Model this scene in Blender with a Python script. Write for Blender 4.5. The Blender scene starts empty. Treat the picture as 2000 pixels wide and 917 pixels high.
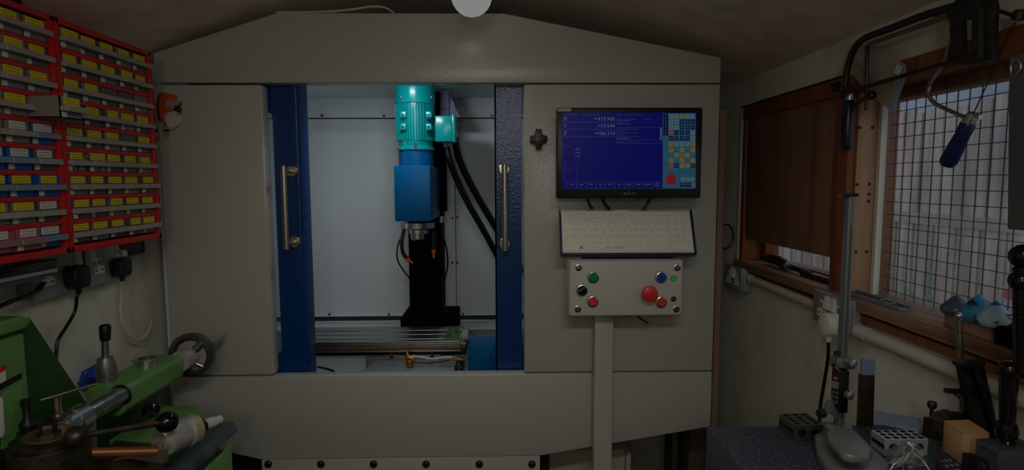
import bpy, bmesh, math, random
from mathutils import Vector as V, Matrix
random.seed(4)
SC = bpy.context.scene
COL = SC.collection

# ---------------------------------------------------------------- camera
ZC = 1.55                       # eye height above the workshop floor
F = 1143.0                      # focal length in pixels of a 2000 px wide frame
MC = (Matrix.Rotation(math.radians(-1.25), 3, 'Z') @ Matrix.Rotation(math.radians(90 - 5.25), 3, 'X')
      @ Matrix.Rotation(math.radians(-0.2), 3, 'Z'))
cam_data = bpy.data.cameras.new('camera')
cam_data.sensor_width = 36; cam_data.lens = 36 * F / 2000; cam_data.clip_start = 0.02
cam = bpy.data.objects.new('camera', cam_data); COL.objects.link(cam)
cam.matrix_world = Matrix.Translation((0, 0, ZC)) @ MC.to_4x4()
SC.camera = cam

# ---------------------------------------------------------------- daylight, lamps, exposure
W = bpy.data.worlds.new('overcast_sky'); SC.world = W; W.use_nodes = True
W.node_tree.nodes['Background'].inputs[0].default_value = (0.80, 0.90, 1.0, 1)
W.node_tree.nodes['Background'].inputs[1].default_value = 2.3
SC.view_settings.view_transform = 'Standard'; SC.view_settings.look = 'None'
SC.view_settings.gamma = 1; SC.view_settings.use_curve_mapping = False
SC.view_settings.exposure = -2.2
SC.cycles.use_denoising = True
SC.cycles.max_bounces = 8; SC.cycles.diffuse_bounces = 4
SC.cycles.sample_clamp_indirect = 4

def area(name, loc, target, sx, sy, power, col, spread=180):
    l = bpy.data.lights.new(name, 'AREA'); l.shape = 'RECTANGLE'; l.size = sx; l.size_y = sy
    l.energy = power; l.color = col; l.spread = math.radians(spread)
    o = bpy.data.objects.new(name, l); COL.objects.link(o); o.location = loc
    o.rotation_euler = (V(target) - V(loc)).to_track_quat('-Z', 'Y').to_euler()
    return o
# the workshop's ceiling tube behind the camera, an added fill light, and the LED strip inside the machine enclosure
area('tube_light', (0.26, 0.12, 1.95), (-0.12, 1.45, 0.72), 0.9, 0.06, 7.8, (1, .99, .95), 105)
fill_l = bpy.data.lights.new('room_fill_light', 'POINT'); fill_l.energy = 16.5; fill_l.shadow_soft_size = .06; fill_l.color = (1, .965, .9)  # unseen point light added to brighten the ceiling and upper walls
fill_o = bpy.data.objects.new('room_fill_light', fill_l); COL.objects.link(fill_o); fill_o.location = (-.12, -.55, 1.74)
area('led_strip_light', (-0.27, 1.60, ZC + .278), (-.02, 2.1, ZC - .75), 0.12, 0.03, 2.8, (.86, .95, 1))
area('led_strip_light', (-.80, 1.63, ZC - .02), (-0.05, 2.12, ZC - .14), 0.03, 0.36, .9, (.88, .95, 1))

# ---------------------------------------------------------------- helpers
def ray(px, py): return MC @ V((px - 1000, 458.5 - py, -F))
def PY(px, py, y): d = ray(px, py); return V((0, 0, ZC)) + d * (y / d.y)
def PX(px, py, x): d = ray(px, py); return V((0, 0, ZC)) + d * (x / d.x)
def PZ(px, py, z): d = ray(px, py); return V((0, 0, ZC)) + d * ((z - ZC) / d.z)

def lin(c):
    return tuple(((x / 255 / 12.92) if x / 255 <= .04045 else ((x / 255 + .055) / 1.055) ** 2.4) for x in c)

MATS = {}
def mat(name, rgb, rough=.5, metal=0, bump=None, var=None, spec=.5, coat=0):
    """bump=(scale, strength); var=(scale, rgb2, lo, hi) mixes a second colour in by noise"""
    if name in MATS: return MATS[name]
    m = bpy.data.materials.new(name); m.use_nodes = True; nt = m.node_tree
    b = nt.nodes['Principled BSDF']
    b.inputs['Base Color'].default_value = (*lin(rgb), 1)
    b.inputs['Roughness'].default_value = rough; b.inputs['Metallic'].default_value = metal
    b.inputs['Specular IOR Level'].default_value = spec; b.inputs['Coat Weight'].default_value = coat
    tc = nt.nodes.new('ShaderNodeTexCoord') if (bump or var) else None
    if var:
        n = nt.nodes.new('ShaderNodeTexNoise'); n.inputs['Detail'].default_value = 6
        sc = var[0]
        if isinstance(sc, tuple):
            mp = nt.nodes.new('ShaderNodeMapping'); mp.inputs['Scale'].default_value = sc
            nt.links.new(tc.outputs['Object'], mp.inputs[0]); nt.links.new(mp.outputs[0], n.inputs['Vector'])
            n.inputs['Scale'].default_value = 1
        else:
            nt.links.new(tc.outputs['Object'], n.inputs['Vector']); n.inputs['Scale'].default_value = sc
        r = nt.nodes.new('ShaderNodeMapRange'); r.inputs[1].default_value = var[2]; r.inputs[2].default_value = var[3]
        nt.links.new(n.outputs[0], r.inputs[0])
        mx = nt.nodes.new('ShaderNodeMix'); mx.data_type = 'RGBA'
        mx.inputs[6].default_value = (*lin(rgb), 1); mx.inputs[7].default_value = (*lin(var[1]), 1)
        nt.links.new(r.outputs[0], mx.inputs[0]); nt.links.new(mx.outputs[2], b.inputs['Base Color'])
    if bump:
        n = nt.nodes.new('ShaderNodeTexNoise'); n.inputs['Scale'].default_value = bump[0]; n.inputs['Detail'].default_value = 3
        nt.links.new(tc.outputs['Object'], n.inputs['Vector'])
        bp = nt.nodes.new('ShaderNodeBump'); bp.inputs['Strength'].default_value = bump[1]; bp.inputs['Distance'].default_value = .002
        nt.links.new(n.outputs[0], bp.inputs['Height']); nt.links.new(bp.outputs[0], b.inputs['Normal'])
    MATS[name] = m; return m

def emit(name, rgb, s=1.0):
    if name in MATS: return MATS[name]
    m = bpy.data.materials.new(name); m.use_nodes = True; nt = m.node_tree
    b = nt.nodes['Principled BSDF']; b.inputs['Base Color'].default_value = (.01, .01, .01, 1)
    b.inputs['Roughness'].default_value = .35; b.inputs['Specular IOR Level'].default_value = .15
    b.inputs['Emission Color'].default_value = (*lin(rgb), 1); b.inputs['Emission Strength'].default_value = s
    MATS[name] = m; return m

def clear(name, rgb, opac, rough=.1, gloss=.06, dirt=None):
    """thin see-through film: transparent + a little diffuse + a little gloss"""
    if name in MATS: return MATS[name]
    m = bpy.data.materials.new(name); m.use_nodes = True; nt = m.node_tree; nt.nodes.clear()
    out = nt.nodes.new('ShaderNodeOutputMaterial')
    t = nt.nodes.new('ShaderNodeBsdfTransparent'); d = nt.nodes.new('ShaderNodeBsdfDiffuse'); g = nt.nodes.new('ShaderNodeBsdfGlossy')
    t.inputs[0].default_value = (.95, .96, .97, 1)
    d.inputs[0].default_value = (*lin(rgb), 1); g.inputs['Roughness'].default_value = rough
    a = nt.nodes.new('ShaderNodeMixShader'); a.inputs[0].default_value = opac
    nt.links.new(t.outputs[0], a.inputs[1]); nt.links.new(d.outputs[0], a.inputs[2])
    if dirt:
        tc = nt.nodes.new('ShaderNodeTexCoord'); n = nt.nodes.new('ShaderNodeTexNoise'); n.inputs['Scale'].default_value = dirt[0]
        n.inputs['Detail'].default_value = 8
        nt.links.new(tc.outputs['Object'], n.inputs['Vector'])
        r = nt.nodes.new('ShaderNodeMapRange'); r.inputs[1].default_value = .45; r.inputs[2].default_value = .75
        r.inputs[3].default_value = opac; r.inputs[4].default_value = dirt[1]
        nt.links.new(n.outputs[0], r.inputs[0]); nt.links.new(r.outputs[0], a.inputs[0])
    b = nt.nodes.new('ShaderNodeMixShader'); b.inputs[0].default_value = gloss
    nt.links.new(a.outputs[0], b.inputs[1]); nt.links.new(g.outputs[0], b.inputs[2]); nt.links.new(b.outputs[0], out.inputs[0])
    MATS[name] = m; return m

def basis(ax):
    ax = V(ax).normalized(); t = V((0, 0, 1)) if abs(ax.z) < .9 else V((1, 0, 0))
    u = ax.cross(t).normalized(); return u, ax.cross(u).normalized()

class MB:
    def __init__(s): s.v = []; s.f = []
    def add(s, vs, fs):
        n = len(s.v); s.v += [V(a) for a in vs]; s.f += [tuple(i + n for i in f) for f in fs]; return s
    def hexa(s, p): return s.add(p, [(0, 3, 2, 1), (4, 5, 6, 7), (0, 1, 5, 4), (1, 2, 6, 5), (2, 3, 7, 6), (3, 0, 4, 7)])
    def box(s, a, b):
        x0, x1 = sorted((a[0], b[0])); y0, y1 = sorted((a[1], b[1])); z0, z1 = sorted((a[2], b[2]))
        return s.hexa([(x0, y0, z0), (x1, y0, z0), (x1, y1, z0), (x0, y1, z0), (x0, y0, z1), (x1, y0, z1), (x1, y1, z1), (x0, y1, z1)])
    def obox(s, c, ax, ay, az):      # centre and three half-axes
        c, ax, ay, az = V(c), V(ax), V(ay), V(az)
        return s.hexa([c + ax * i + ay * j + az * k for i, j, k in ((-1, -1, -1), (1, -1, -1), (1, 1, -1), (-1, 1, -1), (-1, -1, 1), (1, -1, 1), (1, 1, 1), (-1, 1, 1))])
    def prism(s, poly, ext):
        n = len(poly); e = V(ext); p = [V(a) for a in poly]
        return s.add(p + [a + e for a in p], [tuple(range(n))[::-1], tuple(range(n, 2 * n))] + [(i, (i + 1) % n, n + (i + 1) % n, n + i) for i in range(n)])
    def lathe(s, prof, o, ax, n=20, cap=True):
        u, w = basis(ax); ax = V(ax).normalized(); o = V(o); vs = []
        for r, h in prof:
            for i in range(n):
                a = 2 * math.pi * i / n; vs.append(o + ax * h + (u * math.cos(a) + w * math.sin(a)) * max(r, 1e-5))
        fs = [(k * n + i, k * n + (i + 1) % n, (k + 1) * n + (i + 1) % n, (k + 1) * n + i) for k in range(len(prof) - 1) for i in range(n)]
        if cap: fs += [tuple(range(n))[::-1], tuple(range((len(prof) - 1) * n, len(prof) * n))]
        return s.add(vs, fs)
    def cyl(s, a, b, r, r2=None, n=16):
        a, b = V(a), V(b); return s.lathe([(r, 0), (r if r2 is None else r2, (b - a).length)], a, b - a, n)
    def tube(s, pts, r, n=8, closed=False):
        pts = [V(p) for p in pts]; m = len(pts); rs = r if isinstance(r, (list, tuple)) else [r] * m
        vs = []; t0 = (pts[1] - pts[0]).normalized(); u, w = basis(t0)
        for i, p in enumerate(pts):
            if closed: t = (pts[(i + 1) % m] - pts[i - 1]).normalized()
            else: t = (pts[min(i + 1, m - 1)] - pts[max(i - 1, 0)]).normalized()
            u = (u - t * u.dot(t)).normalized(); w = t.cross(u)
            for k in range(n):
                a = 2 * math.pi * k / n; vs.append(p + (u * math.cos(a) + w * math.sin(a)) * rs[i])
        L = m if closed else m - 1
        fs = [(i * n + k, i * n + (k + 1) % n, ((i + 1) % m) * n + (k + 1) % n, ((i + 1) % m) * n + k) for i in range(L) for k in range(n)]
        if not closed: fs += [tuple(range(n))[::-1], tuple(range((m - 1) * n, m * n))]
        return s.add(vs, fs)
    def ball(s, c, r, n=14, sc=(1, 1, 1)):
        k = n // 2; c = V(c); vs = []; fs = []
        for j in range(k + 1):
            t = math.pi * j / k
            for i in range(n):
                a = 2 * math.pi * i / n
                q = max(math.sin(t), 1e-4)
                vs.append(c + V((r * sc[0] * q * math.cos(a), r * sc[1] * q * math.sin(a), -r * sc[2] * math.cos(t))))
        fs = [(j * n + i, j * n + (i + 1) % n, (j + 1) * n + (i + 1) % n, (j + 1) * n + i) for j in range(k) for i in range(n)]
        return s.add(vs, fs + [tuple(range(n))[::-1], tuple(range(k * n, (k + 1) * n))])

def spline(pts, k=6):
    P = [V(p) for p in pts]; P = [P[0] * 2 - P[1]] + P + [P[-1] * 2 - P[-2]]; out = []
    for i in range(1, len(P) - 2):
        for j in range(k):
            t = j / k; a, b, c, d = P[i - 1:i + 3]
            out.append(.5 * ((2 * b) + (c - a) * t + (2 * a - 5 * b + 4 * c - d) * t * t + (3 * b - a - 3 * c + d) * t ** 3))
    return out + [P[-2]]

BASE = {}                              # world position of every root, for placing its children
def link_mesh(name, mb, m, off, bevel=0, seg=2, smooth=True):
    me = bpy.data.meshes.new(name)
    me.from_pydata([tuple(p - off) for p in mb.v], [], mb.f)
    bm = bmesh.new(); bm.from_mesh(me); bmesh.ops.recalc_face_normals(bm, faces=bm.faces)
    if bevel:
        ed = [e for e in bm.edges if len(e.link_faces) == 2 and e.calc_face_angle(0) > .5]
        bmesh.ops.bevel(bm, geom=ed, offset=bevel, segments=seg, affect='EDGES', profile=.5, clamp_overlap=True)
    bm.to_mesh(me); bm.free()
    if smooth:
        me.shade_smooth(); me.set_sharp_from_angle(angle=.7)
    me.materials.append(m)
    o = bpy.data.objects.new(name, me); COL.objects.link(o); return o
def part(name, mb, m, parent, bevel=0, seg=2, label=None, kind=None, smooth=True):
    off = BASE[parent.name]
    o = link_mesh(name, mb, m, off, bevel, seg, smooth); o.parent = parent; BASE[o.name] = off
    if label: o['label'] = label
    if kind: o['kind'] = kind
    return o
def tag(o, label, cat, group=None, kind=None):
    if label: o['label'] = label
    if cat: o['category'] = cat
    if group: o['group'] = group
    if kind: o['kind'] = kind
    return o
def thing(name, label, cat, loc, group=None):
    o = bpy.data.objects.new(name, None); COL.objects.link(o); o.location = loc; o.empty_display_size = .05
    BASE[o.name] = V(loc); return tag(o, label, cat, group)
def single(name, mb, m, label, cat, group=None, bevel=0, seg=2, kind=None, smooth=True):
    xs = [p.x for p in mb.v]; ys = [p.y for p in mb.v]; zs = [p.z for p in mb.v]
    off = V(((min(xs) + max(xs)) / 2, (min(ys) + max(ys)) / 2, min(zs)))
    o = link_mesh(name, mb, m, off, bevel, seg, smooth); o.location = off; BASE[o.name] = off
    return tag(o, label, cat, group, kind)
def struct(name, mb, m, parent=None, bevel=0):
    if parent: return part(name, mb, m, parent, bevel)
    o = single(name, mb, m, None, None, bevel=bevel); o['kind'] = 'structure'; return o

TXT = {}
def text_into(mb, s, o, xd, up, h, align='LEFT', wide=1.0):
    """lettering as flat mesh: o = anchor on the base line, h = capital height"""
    if s not in TXT:
        cu = bpy.data.curves.new('t', 'FONT'); cu.body = s; cu.resolution_u = 2
        ob = bpy.data.objects.new('t', cu); COL.objects.link(ob)
        dg = bpy.context.evaluated_depsgraph_get()
        me = bpy.data.meshes.new_from_object(ob.evaluated_get(dg))
        TXT[s] = ([v.co.copy() for v in me.vertices], [tuple(p.vertices) for p in me.polygons])
        bpy.data.objects.remove(ob); bpy.data.curves.remove(cu); bpy.data.meshes.remove(me)
    vs, fs = TXT[s]
    if not vs: return
    x0 = min(v.x for v in vs); x1 = max(v.x for v in vs); k = h / .69
    sh = {'LEFT': -x0, 'RIGHT': -x1, 'CENTER': -(x0 + x1) / 2}[align]
    xd, up = V(xd).normalized(), V(up).normalized()
    mb.add([V(o) + xd * ((v.x + sh) * k * wide) + up * (v.y * k) for v in vs], fs)

# ---------------------------------------------------------------- materials
GREY = mat('panel_grey_paint', (182, 181, 171), .24, bump=(190, .35))
INNER = mat('enclosure_white_paint', (222, 229, 231), .45, bump=(300, .05))
CREAM = mat('cream_wall_paint', (224, 222, 204), .7, bump=(60, .15), var=(9, (196, 192, 172), .5, .8))
CEIL = mat('ceiling_board', (242, 226, 208), .85, bump=(45, .5), var=(12, (210, 193, 174), .4, .75))
DBLUE = mat('door_blue_paint', (0, 56, 116), .22, bump=(190, .45), spec=.45)
BLUE = mat('machine_blue_paint', (0, 94, 150), .4, spec=.2)
TEAL = mat('motor_teal_paint', (0, 158, 160), .22)
BLACK = mat('black_plastic', (16, 16, 17), .45)
GLOSSBLK = mat('gloss_black', (10, 10, 11), .15)
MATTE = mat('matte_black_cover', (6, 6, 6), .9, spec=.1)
RUBBER = mat('black_rubber', (14, 14, 15), .4)
STEEL = mat('ground_steel', (178, 178, 174), .32, 1, var=((4, 60, 60), (140, 136, 128), .4, .7))
SOFTST = mat('satin_light_steel', (196, 190, 182), .38, .45)
CHROME = mat('bright_steel', (196, 195, 192), .3, 1)
SATIN = mat('satin_stainless', (186, 176, 160), .3, 1)
DARKST = mat('oily_dark_steel', (96, 88, 78), .42, .85, var=(40, (58, 48, 40), .35, .7), bump=(90, .15))
BRASS = mat('brass', (190, 140, 70), .35, 1)
RED = mat('red_plastic_frame', (196, 30, 28), .38)
GREEN = mat('lathe_green_paint', (102, 150, 82), .4, bump=(140, .1), var=(25, (88, 132, 72), .5, .8))
DGREEN = mat('dark_green_paint', (36, 76, 26), .45)
WHITEP = mat('white_plastic', (228, 226, 214), .45)
WHITEC = mat('white_cable_sheath', (205, 202, 188), .5)
LABELY = mat('yellow_label', (226, 200, 26), .6)
LABELW = mat('white_label', (216, 212, 200), .6)
INK = mat('black_ink', (30, 28, 24), .7)
ZINC = mat('zinc_metal_box', (150, 160, 158), .42, .3, bump=(150, .08))
ORANGE = mat('orange_nozzle', (225, 100, 36), .5)

# ================================================================ the room
XL, XR, YB, YN = -0.93, 0.72, 2.45, -1.7
def sbox(name, a, b, m): return struct(name, MB().box(a, b), m)
sbox('floor', (XL - .1, YN, -.05), (XR + .1, YB, 0), mat('concrete_floor', (96, 90, 82), .8, var=(8, (70, 66, 60), .4, .7)))
sbox('wall_left', (XL - .08, YN, 0), (XL, YB, 2.3), CREAM)
sbox('wall_back', (XL - .08, YB, 0), (XR + .1, YB + .08, 2.3), CREAM)
sbox('wall_near', (XL - .08, YN - .08, 0), (XR + .1, YN, 2.3), CREAM)
YW = PX(1453, 400, XR).y                     # far side of the window opening
YW0 = .42
ZS = PX(1700, 600, XR).z                     # underside of the sill
ZS = PX(1455, 526, XR).z
ZH = PX(2000, 50, XR).z                      # top of the window head
wr = MB().box((XR, YN, 0), (XR + .1, YB, ZS)).box((XR, YN, ZH), (XR + .1, YB, 2.0))
wr.box((XR, YN, ZS), (XR + .1, YW0, ZH)).box((XR, YW, ZS), (XR + .1, YB, ZH))
struct('wall_right', wr, CREAM)
# ceiling: two board slopes and a narrow flat
zr = PX(1680, 65, XR).z
xa, xb = -0.34, -0.02
zf = zr + .30 * (XR - xb)
zl = zf - .34 * (xa - XL)
ceil = MB()
for (x0, z0, x1, z1) in ((XL - .08, zl - .0272, xa, zf), (xa, zf, xb, zf), (xb, zf, XR + .1, zr - .03)):
    ceil.hexa([(x0, YN, z0), (x1, YN, z1), (x1, YB, z1), (x0, YB, z0), (x0, YN, z0 + .03), (x1, YN, z1 + .03), (x1, YB, z1 + .03), (x0, YB, z0 + .03)])
struct('ceiling', ceil, CEIL)

# ---- timber window on the right wall: boarded far light, meshed near light
OAK = mat('orange_stained_timber', (150, 84, 34), .5, var=((60, 60, 3), (96, 48, 20), .35, .75))
PLY = mat('pale_plywood', (196, 160, 128), .6, var=((50, 50, 4), (170, 130, 98), .4, .8))
BROWNBD = mat('brown_plywood_board', (146, 108, 80), .5, var=((30, 24, 1.5), (100, 70, 50), .35, .75))
SILLW = mat('worn_sill_timber', (158, 122, 92), .6, var=((60, 4, 60), (96, 64, 42), .4, .7))
win = bpy.data.objects.new('window_1', None); COL.objects.link(win); win.location = (XR, 1.2, ZS); win['kind'] = 'structure'
BASE['window_1'] = V(win.location)
YP1 = PX(1640, 350, XR).y; YP0 = PX(1666, 350, XR).y         # the middle post
zsill = ZS + .028
part('window_head', MB().box((XR - .012, YW0, ZH - .035), (XR + .05, YW, ZH)), OAK, win, .002)
part('window_head', MB().box((XR + .05, YW0, ZH - .055), (XR + .09, YW, ZH - .002)), OAK, win, .002)
part('window_sill', MB().box((XR - .022, YW0, ZS + .004), (XR + .1, YW + .01, zsill)), SILLW, win, .003, label='worn brown timber sill board')
part('sill_apron', MB().box((XR - .012, YW0, ZS - .018), (XR + .005, YW - .05, ZS - .003)), OAK, win, .002)
part('window_jamb', MB().box((XR - .006, YW - .012, zsill), (XR + .09, YW + .012, ZH - .035)), OAK, win, .002)
part('window_jamb', MB().box((XR - .008, YW + .012, zsill - .02), (XR + .01, YW + .03, ZH)), WHITEP, win, .002, label='white painted edge bead')
part('middle_post', MB().box((XR - .014, YP0, zsill), (XR + .09, YP1, ZH - .036)), OAK, win, .002)
xp1 = PX(1713, 260, 1).x
yrev = YP0 - .0065
xrev = PY(1712, 300, yrev).x
rev = part('plywood_reveal', MB().box((XR + .002, yrev, zsill), (xrev, YP0 - .0005, ZH - .036)), PLY, win, .001, label='pale plywood lining with screw holes')
for (px, py) in ((1675, 188), (1679, 249), (1704, 249), (1674, 360), (1698, 359), (1673, 380), (1697, 379), (1696, 393), (1692, 491), (1672, 491)):
    p = PY(px, py, yrev)
    part('screw_hole', MB().cyl(p + V((0, -.0008, 0)), p + V((0, .003, 0)), .0034, n=10), mat('screw_dark', (60, 34, 22), .6), rev)
part('far_frame', MB().box((XR + .05, YP1, zsill), (XR + .09, YW, zsill + .012)).box((XR + .05, YW - .04, zsill), (XR + .09, YW - .012, ZH - .05)), OAK, win, .001)
GLASS = clear('dirty_window_glass', (150, 158, 170), .10, .05, .05, dirt=(5, .26))
part('window_pane', MB().box((XR + .068, YP1, zsill + .012), (XR + .071, YW - .04, ZH - .05)), GLASS, win)
part('window_pane', MB().box((xrev + .006, YW0, zsill), (xrev + .009, YP0 - .002, ZH - .05)), GLASS, win)
part('pane_bead', MB().box((xrev, YP0 - .018, zsill), (xrev + .012, YP0 - .0075, ZH - .05)), WHITEP, win)
# welded wire mesh outside the near pane
wm = MB(); xm = xrev + .028; r = .0007
y = YW0
while y < YP0 - .01: wm.box((xm, y - r, zsill), (xm + 2 * r, y + r, ZH - .05)); y += .0255
z = zsill + .01
while z < ZH - .05: wm.box((xm, YW0, z - r), (xm + 2 * r, YP0 - .004, z + r)); z += .0255
part('wire_mesh', wm, mat('galvanised_wire', (52, 54, 60), .5, .5), win, kind='stuff', label='galvanised square wire mesh', smooth=False)
# brown board hung over the far light
bd = MB().prism([PX(1453.5, 213, XR - .002), PX(1639, 162, XR - .002), PX(1635, 505, XR - .002), PX(1456, 466, XR - .002)], (.010, 0, 0))
b_o = single('window_board', bd, BROWNBD, 'brown stained plywood board covering the far half of the window', 'board', bevel=.001)
for (px, py) in ((1630, 216), (1628, 345), (1602, 217), (1622, 255)):
    p = PX(px, py, XR - .0025)
    part('screw', MB().cyl(p, p + V((.004, 0, 0)), .003, n=10), mat('screw_dark', (60, 34, 22), .6), b_o)
# dark batten edge along the wall above the board
struct('trim_1', MB().box((XR - .006, YP1, ZH), (XR, YW + .03, ZH + .007)), mat('dark_gap_bead', (36, 30, 26), .8))
# timber upright beside the machine
struct('trim_2', MB().box((.602, 1.60, .3), (.618, 1.63, 1.74)), mat('raw_pine', (150, 118, 100), .7))

# ---- outside
sbox('ground', (XR + .1, -1, .2), (9, 9, .25), mat('garden_soil', (96, 92, 70), .9, var=(3, (70, 90, 50), .4, .7)))
FW1 = mat('weathered_fence', (214, 200, 190), .85, var=((14, 14, 1.2), (150, 138, 130), .3, .75))
xf = 3.0
fe = thing('garden_fence', 'weathered grey board fence standing in the garden outside the window', 'fence', (xf, 3.9, .25))
def fb(y, w, z0, z1, dx):
    return MB().box((xf + dx, y, z0), (xf + dx + .018, y + w, z1))
y = 2.2; k = 0
zrail = PX(1850, 428, xf).z; ztop = PX(1850, 212, xf).z
protos = {}
while y < 8.6:
    w = .085 + .02 * ((k * 7) % 5) / 5
    part('fence_board', fb(y, w, zrail + .03, ztop + .012 * ((k * 3) % 4), .012 * (k % 2)), FW1, fe, smooth=False)
    part('fence_board', fb(y + .03, w, .26, zrail - .05, .012 * (k % 2)), FW1, fe, smooth=False)
    y += w + .004; k += 1
part('fence_rail', MB().box((xf - .02, 2.2, zrail - .04), (xf + .03, 8.6, zrail + .03)), mat('fence_rail_wood', (170, 160, 160), .8), fe)
nb = thing('neighbour_building', 'pale blue grey rendered building beyond the garden fence', 'building', (6.2, 6, .25))
zt = PX(1960, 97, 6.0).z
part('wall', MB().box((6.0, 2, .25), (6.3, 11, zt)), mat('pale_render', (188, 196, 214), .8, var=(1.5, (164, 172, 192), .4, .7)), nb)
part('gutter', MB().box((5.92, 2, zt - .02), (6.0, 11, zt + .05)), mat('gutter_grey', (200, 205, 214), .5), nb)
LEAF = mat('yellow_green_leaf', (150, 178, 40), .5); LEAF2 = mat('pale_green_leaf', (120, 160, 120), .5)
def leafy(name, spots, m, label):
    t = thing(name, label, 'plant', V((1.53, PX(spots[0][0], 640, 1.5).y, .25)))
    for (px, py, w, x) in spots:
        c = PX(px, py, x); r = w * .5 * c.y / F
        mb = MB(); n = 10
        ring = [c + V((.3 * r * math.sin(a), r * math.cos(a), r * .8 * math.sin(a))) for a in [2 * math.pi * i / n for i in range(n)]]
        mb.prism(ring, (.002, 0, 0)); part('leaf', mb, m, t)
        part('stem', MB().tube([c, c + V((.02, .01, -.12)), c + V((.03, 0, -.3)), (c.x + .03, c.y, .24)], .003, 5), LEAF2, t)
leafy('leafy_plant', [(1868, 585, 30, 1.5), (1838, 600, 26, 1.5), (1850, 606, 18, 1.48)], LEAF, 'yellow green round leaved plant outside the lower window pane')
leafy('leafy_plant', [(1766, 566, 20, 1.6), (1780, 578, 18, 1.62), (1760, 582, 22, 1.6), (1808, 560, 14, 1.6), (1816, 534, 12, 1.62), (1812, 580, 14, 1.6)], LEAF2, 'pale green small leaved plant outside the window by the tray')
sp = MB().prism([PX(1958, 575, 1.4), PX(1990, 530, 1.4), PX(2000, 535, 1.4), PX(1966, 585, 1.4)], (.03, 0, 0))
single('garden_toy', sp, mat('faded_pink', (200, 90, 110), .5), 'faded pink plastic object outside the window, right of the cones', 'toy')

# ================================================================ ceiling lamp
lc = PY(921, -9, 1.30); lr = 39 * 1.30 / F
lp = thing('ceiling_lamp', 'round white ceiling lamp glowing above the machine', 'lamp', (lc.x, lc.y, lc.z))
part('globe', MB().lathe([(lr * math.sin(t), -lr * math.cos(t)) for t in [math.pi * i / 14 for i in range(0, 12)]] , lc, (0, 0, 1), 28), emit('lamp_glow', (255, 255, 253), 1.0), lp)
part('collar', MB().cyl(lc + V((0, 0, lr * .45)), lc + V((0, 0, lr * 1.3)), lr * .98, lr * .7, 28), WHITEP, lp, .002)
part('holder', MB().cyl(lc + V((0, 0, lr * 1.3)), (lc.x, lc.y, zf + .005), .028, n=20), WHITEP, lp)
pl = bpy.data.lights.new('lamp_light', 'POINT'); pl.energy = .13; pl.shadow_soft_size = .016; pl.color = (1, .95, .86)
plo = bpy.data.objects.new('lamp_light', pl); COL.objects.link(plo); plo.location = (lc.x, lc.y + lr * 1.25, lc.z)
sl = bpy.data.lights.new('lamp_beam', 'SPOT'); sl.energy = 3.5; sl.spot_size = 2.5; sl.spot_blend = 1; sl.shadow_soft_size = .03; sl.color = (1, .97, .9)
slo = bpy.data.objects.new('lamp_beam', sl); COL.objects.link(slo); slo.location = lc - V((0, 0, lr * 1.02))
cw = spline([PY(540, 24, 1.515), PY(590, 24, 1.515), PY(650, 22, 1.515), PY(690, 18, 1.52), PY(725, 13, 1.53), PY(752, 15, 1.545), PY(770, 26, 1.56)])
single('lamp_cable', MB().tube(cw, .0028, 8), WHITEC, 'white cable lying loosely along the top edge of the machine enclosure', 'cable')

# ================================================================ machine enclosure
Y0 = 1.5
en = thing('machine_enclosure', 'grey painted sheet metal enclosure with blue sliding doors around the milling machine', 'machine enclosure', (-.15, 1.5, .8))
def P0(px, py): return PY(px, py, Y0)
xl0 = P0(300, 130).x; xr0 = (P0(1406, 165).x + P0(1393, 720).x) / 2
xdl = (P0(512, 200).x + P0(536, 700).x) / 2; xdr = (P0(1022, 200).x + P0(1025, 720).x) / 2
zsm = P0(1000, 163).z; zbt = P0(1000, 728.5).z
z0l = P0(300, 103).z; zpk = P0(760, 25).z; z0r = P0(1406, 112).z
def panel(name, pts, d=.03, y=Y0, m=GREY, bevel=.004, label=None):
    return part(name, MB().prism([(x, y, z) for x, z in pts], (0, d, 0)), m, en, bevel, label=label)
g = .0016
panel('top_panel', [(xl0, zsm + g), (xr0, zsm + g), (xr0, z0r), (P0(985, 25).x, zpk), (P0(540, 25).x, zpk), (xl0, z0l)], .05)
panel('side_panel', [(xl0, zbt + .001), (xdl, zbt + .001), (xdl, zsm - g), (xl0, zsm - g)], .04, bevel=.008)
panel('side_panel', [(xdr, zbt + g), (xr0, zbt + g), (xr0, zsm - g), (xdr, zsm - g)], .04)
zlow = P0(800, 893).z
panel('bottom_panel', [(xl0, P0(300, 862).z), (P0(509, 893).x, zlow), (P0(1056, 893).x, zlow), (xr0, P0(1392, 833).z), (xr0, zbt - g), (xl0, zbt - g)], .036)
panel('bottom_rail', [(P0(509, 893).x, zlow - .10), (P0(1055, 893).x, zlow - .10), (P0(1055, 893).x, zlow - .001), (P0(509, 893).x, zlow - .001)], .06, y=Y0 + .004, bevel=.002)
for px in (523, 626, 729, 832, 936, 1039):
    p = P0(px, 907); p.y = Y0 + .004
    b = part('bolt', MB().lathe([(.0105, 0), (.0105, .001), (.009, .004), (.006, .006), (.0045, .0062), (.004, .003)], p, (0, -1, 0), 16), mat('black_bolt', (52, 52, 50), .35, .6), en)
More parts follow.
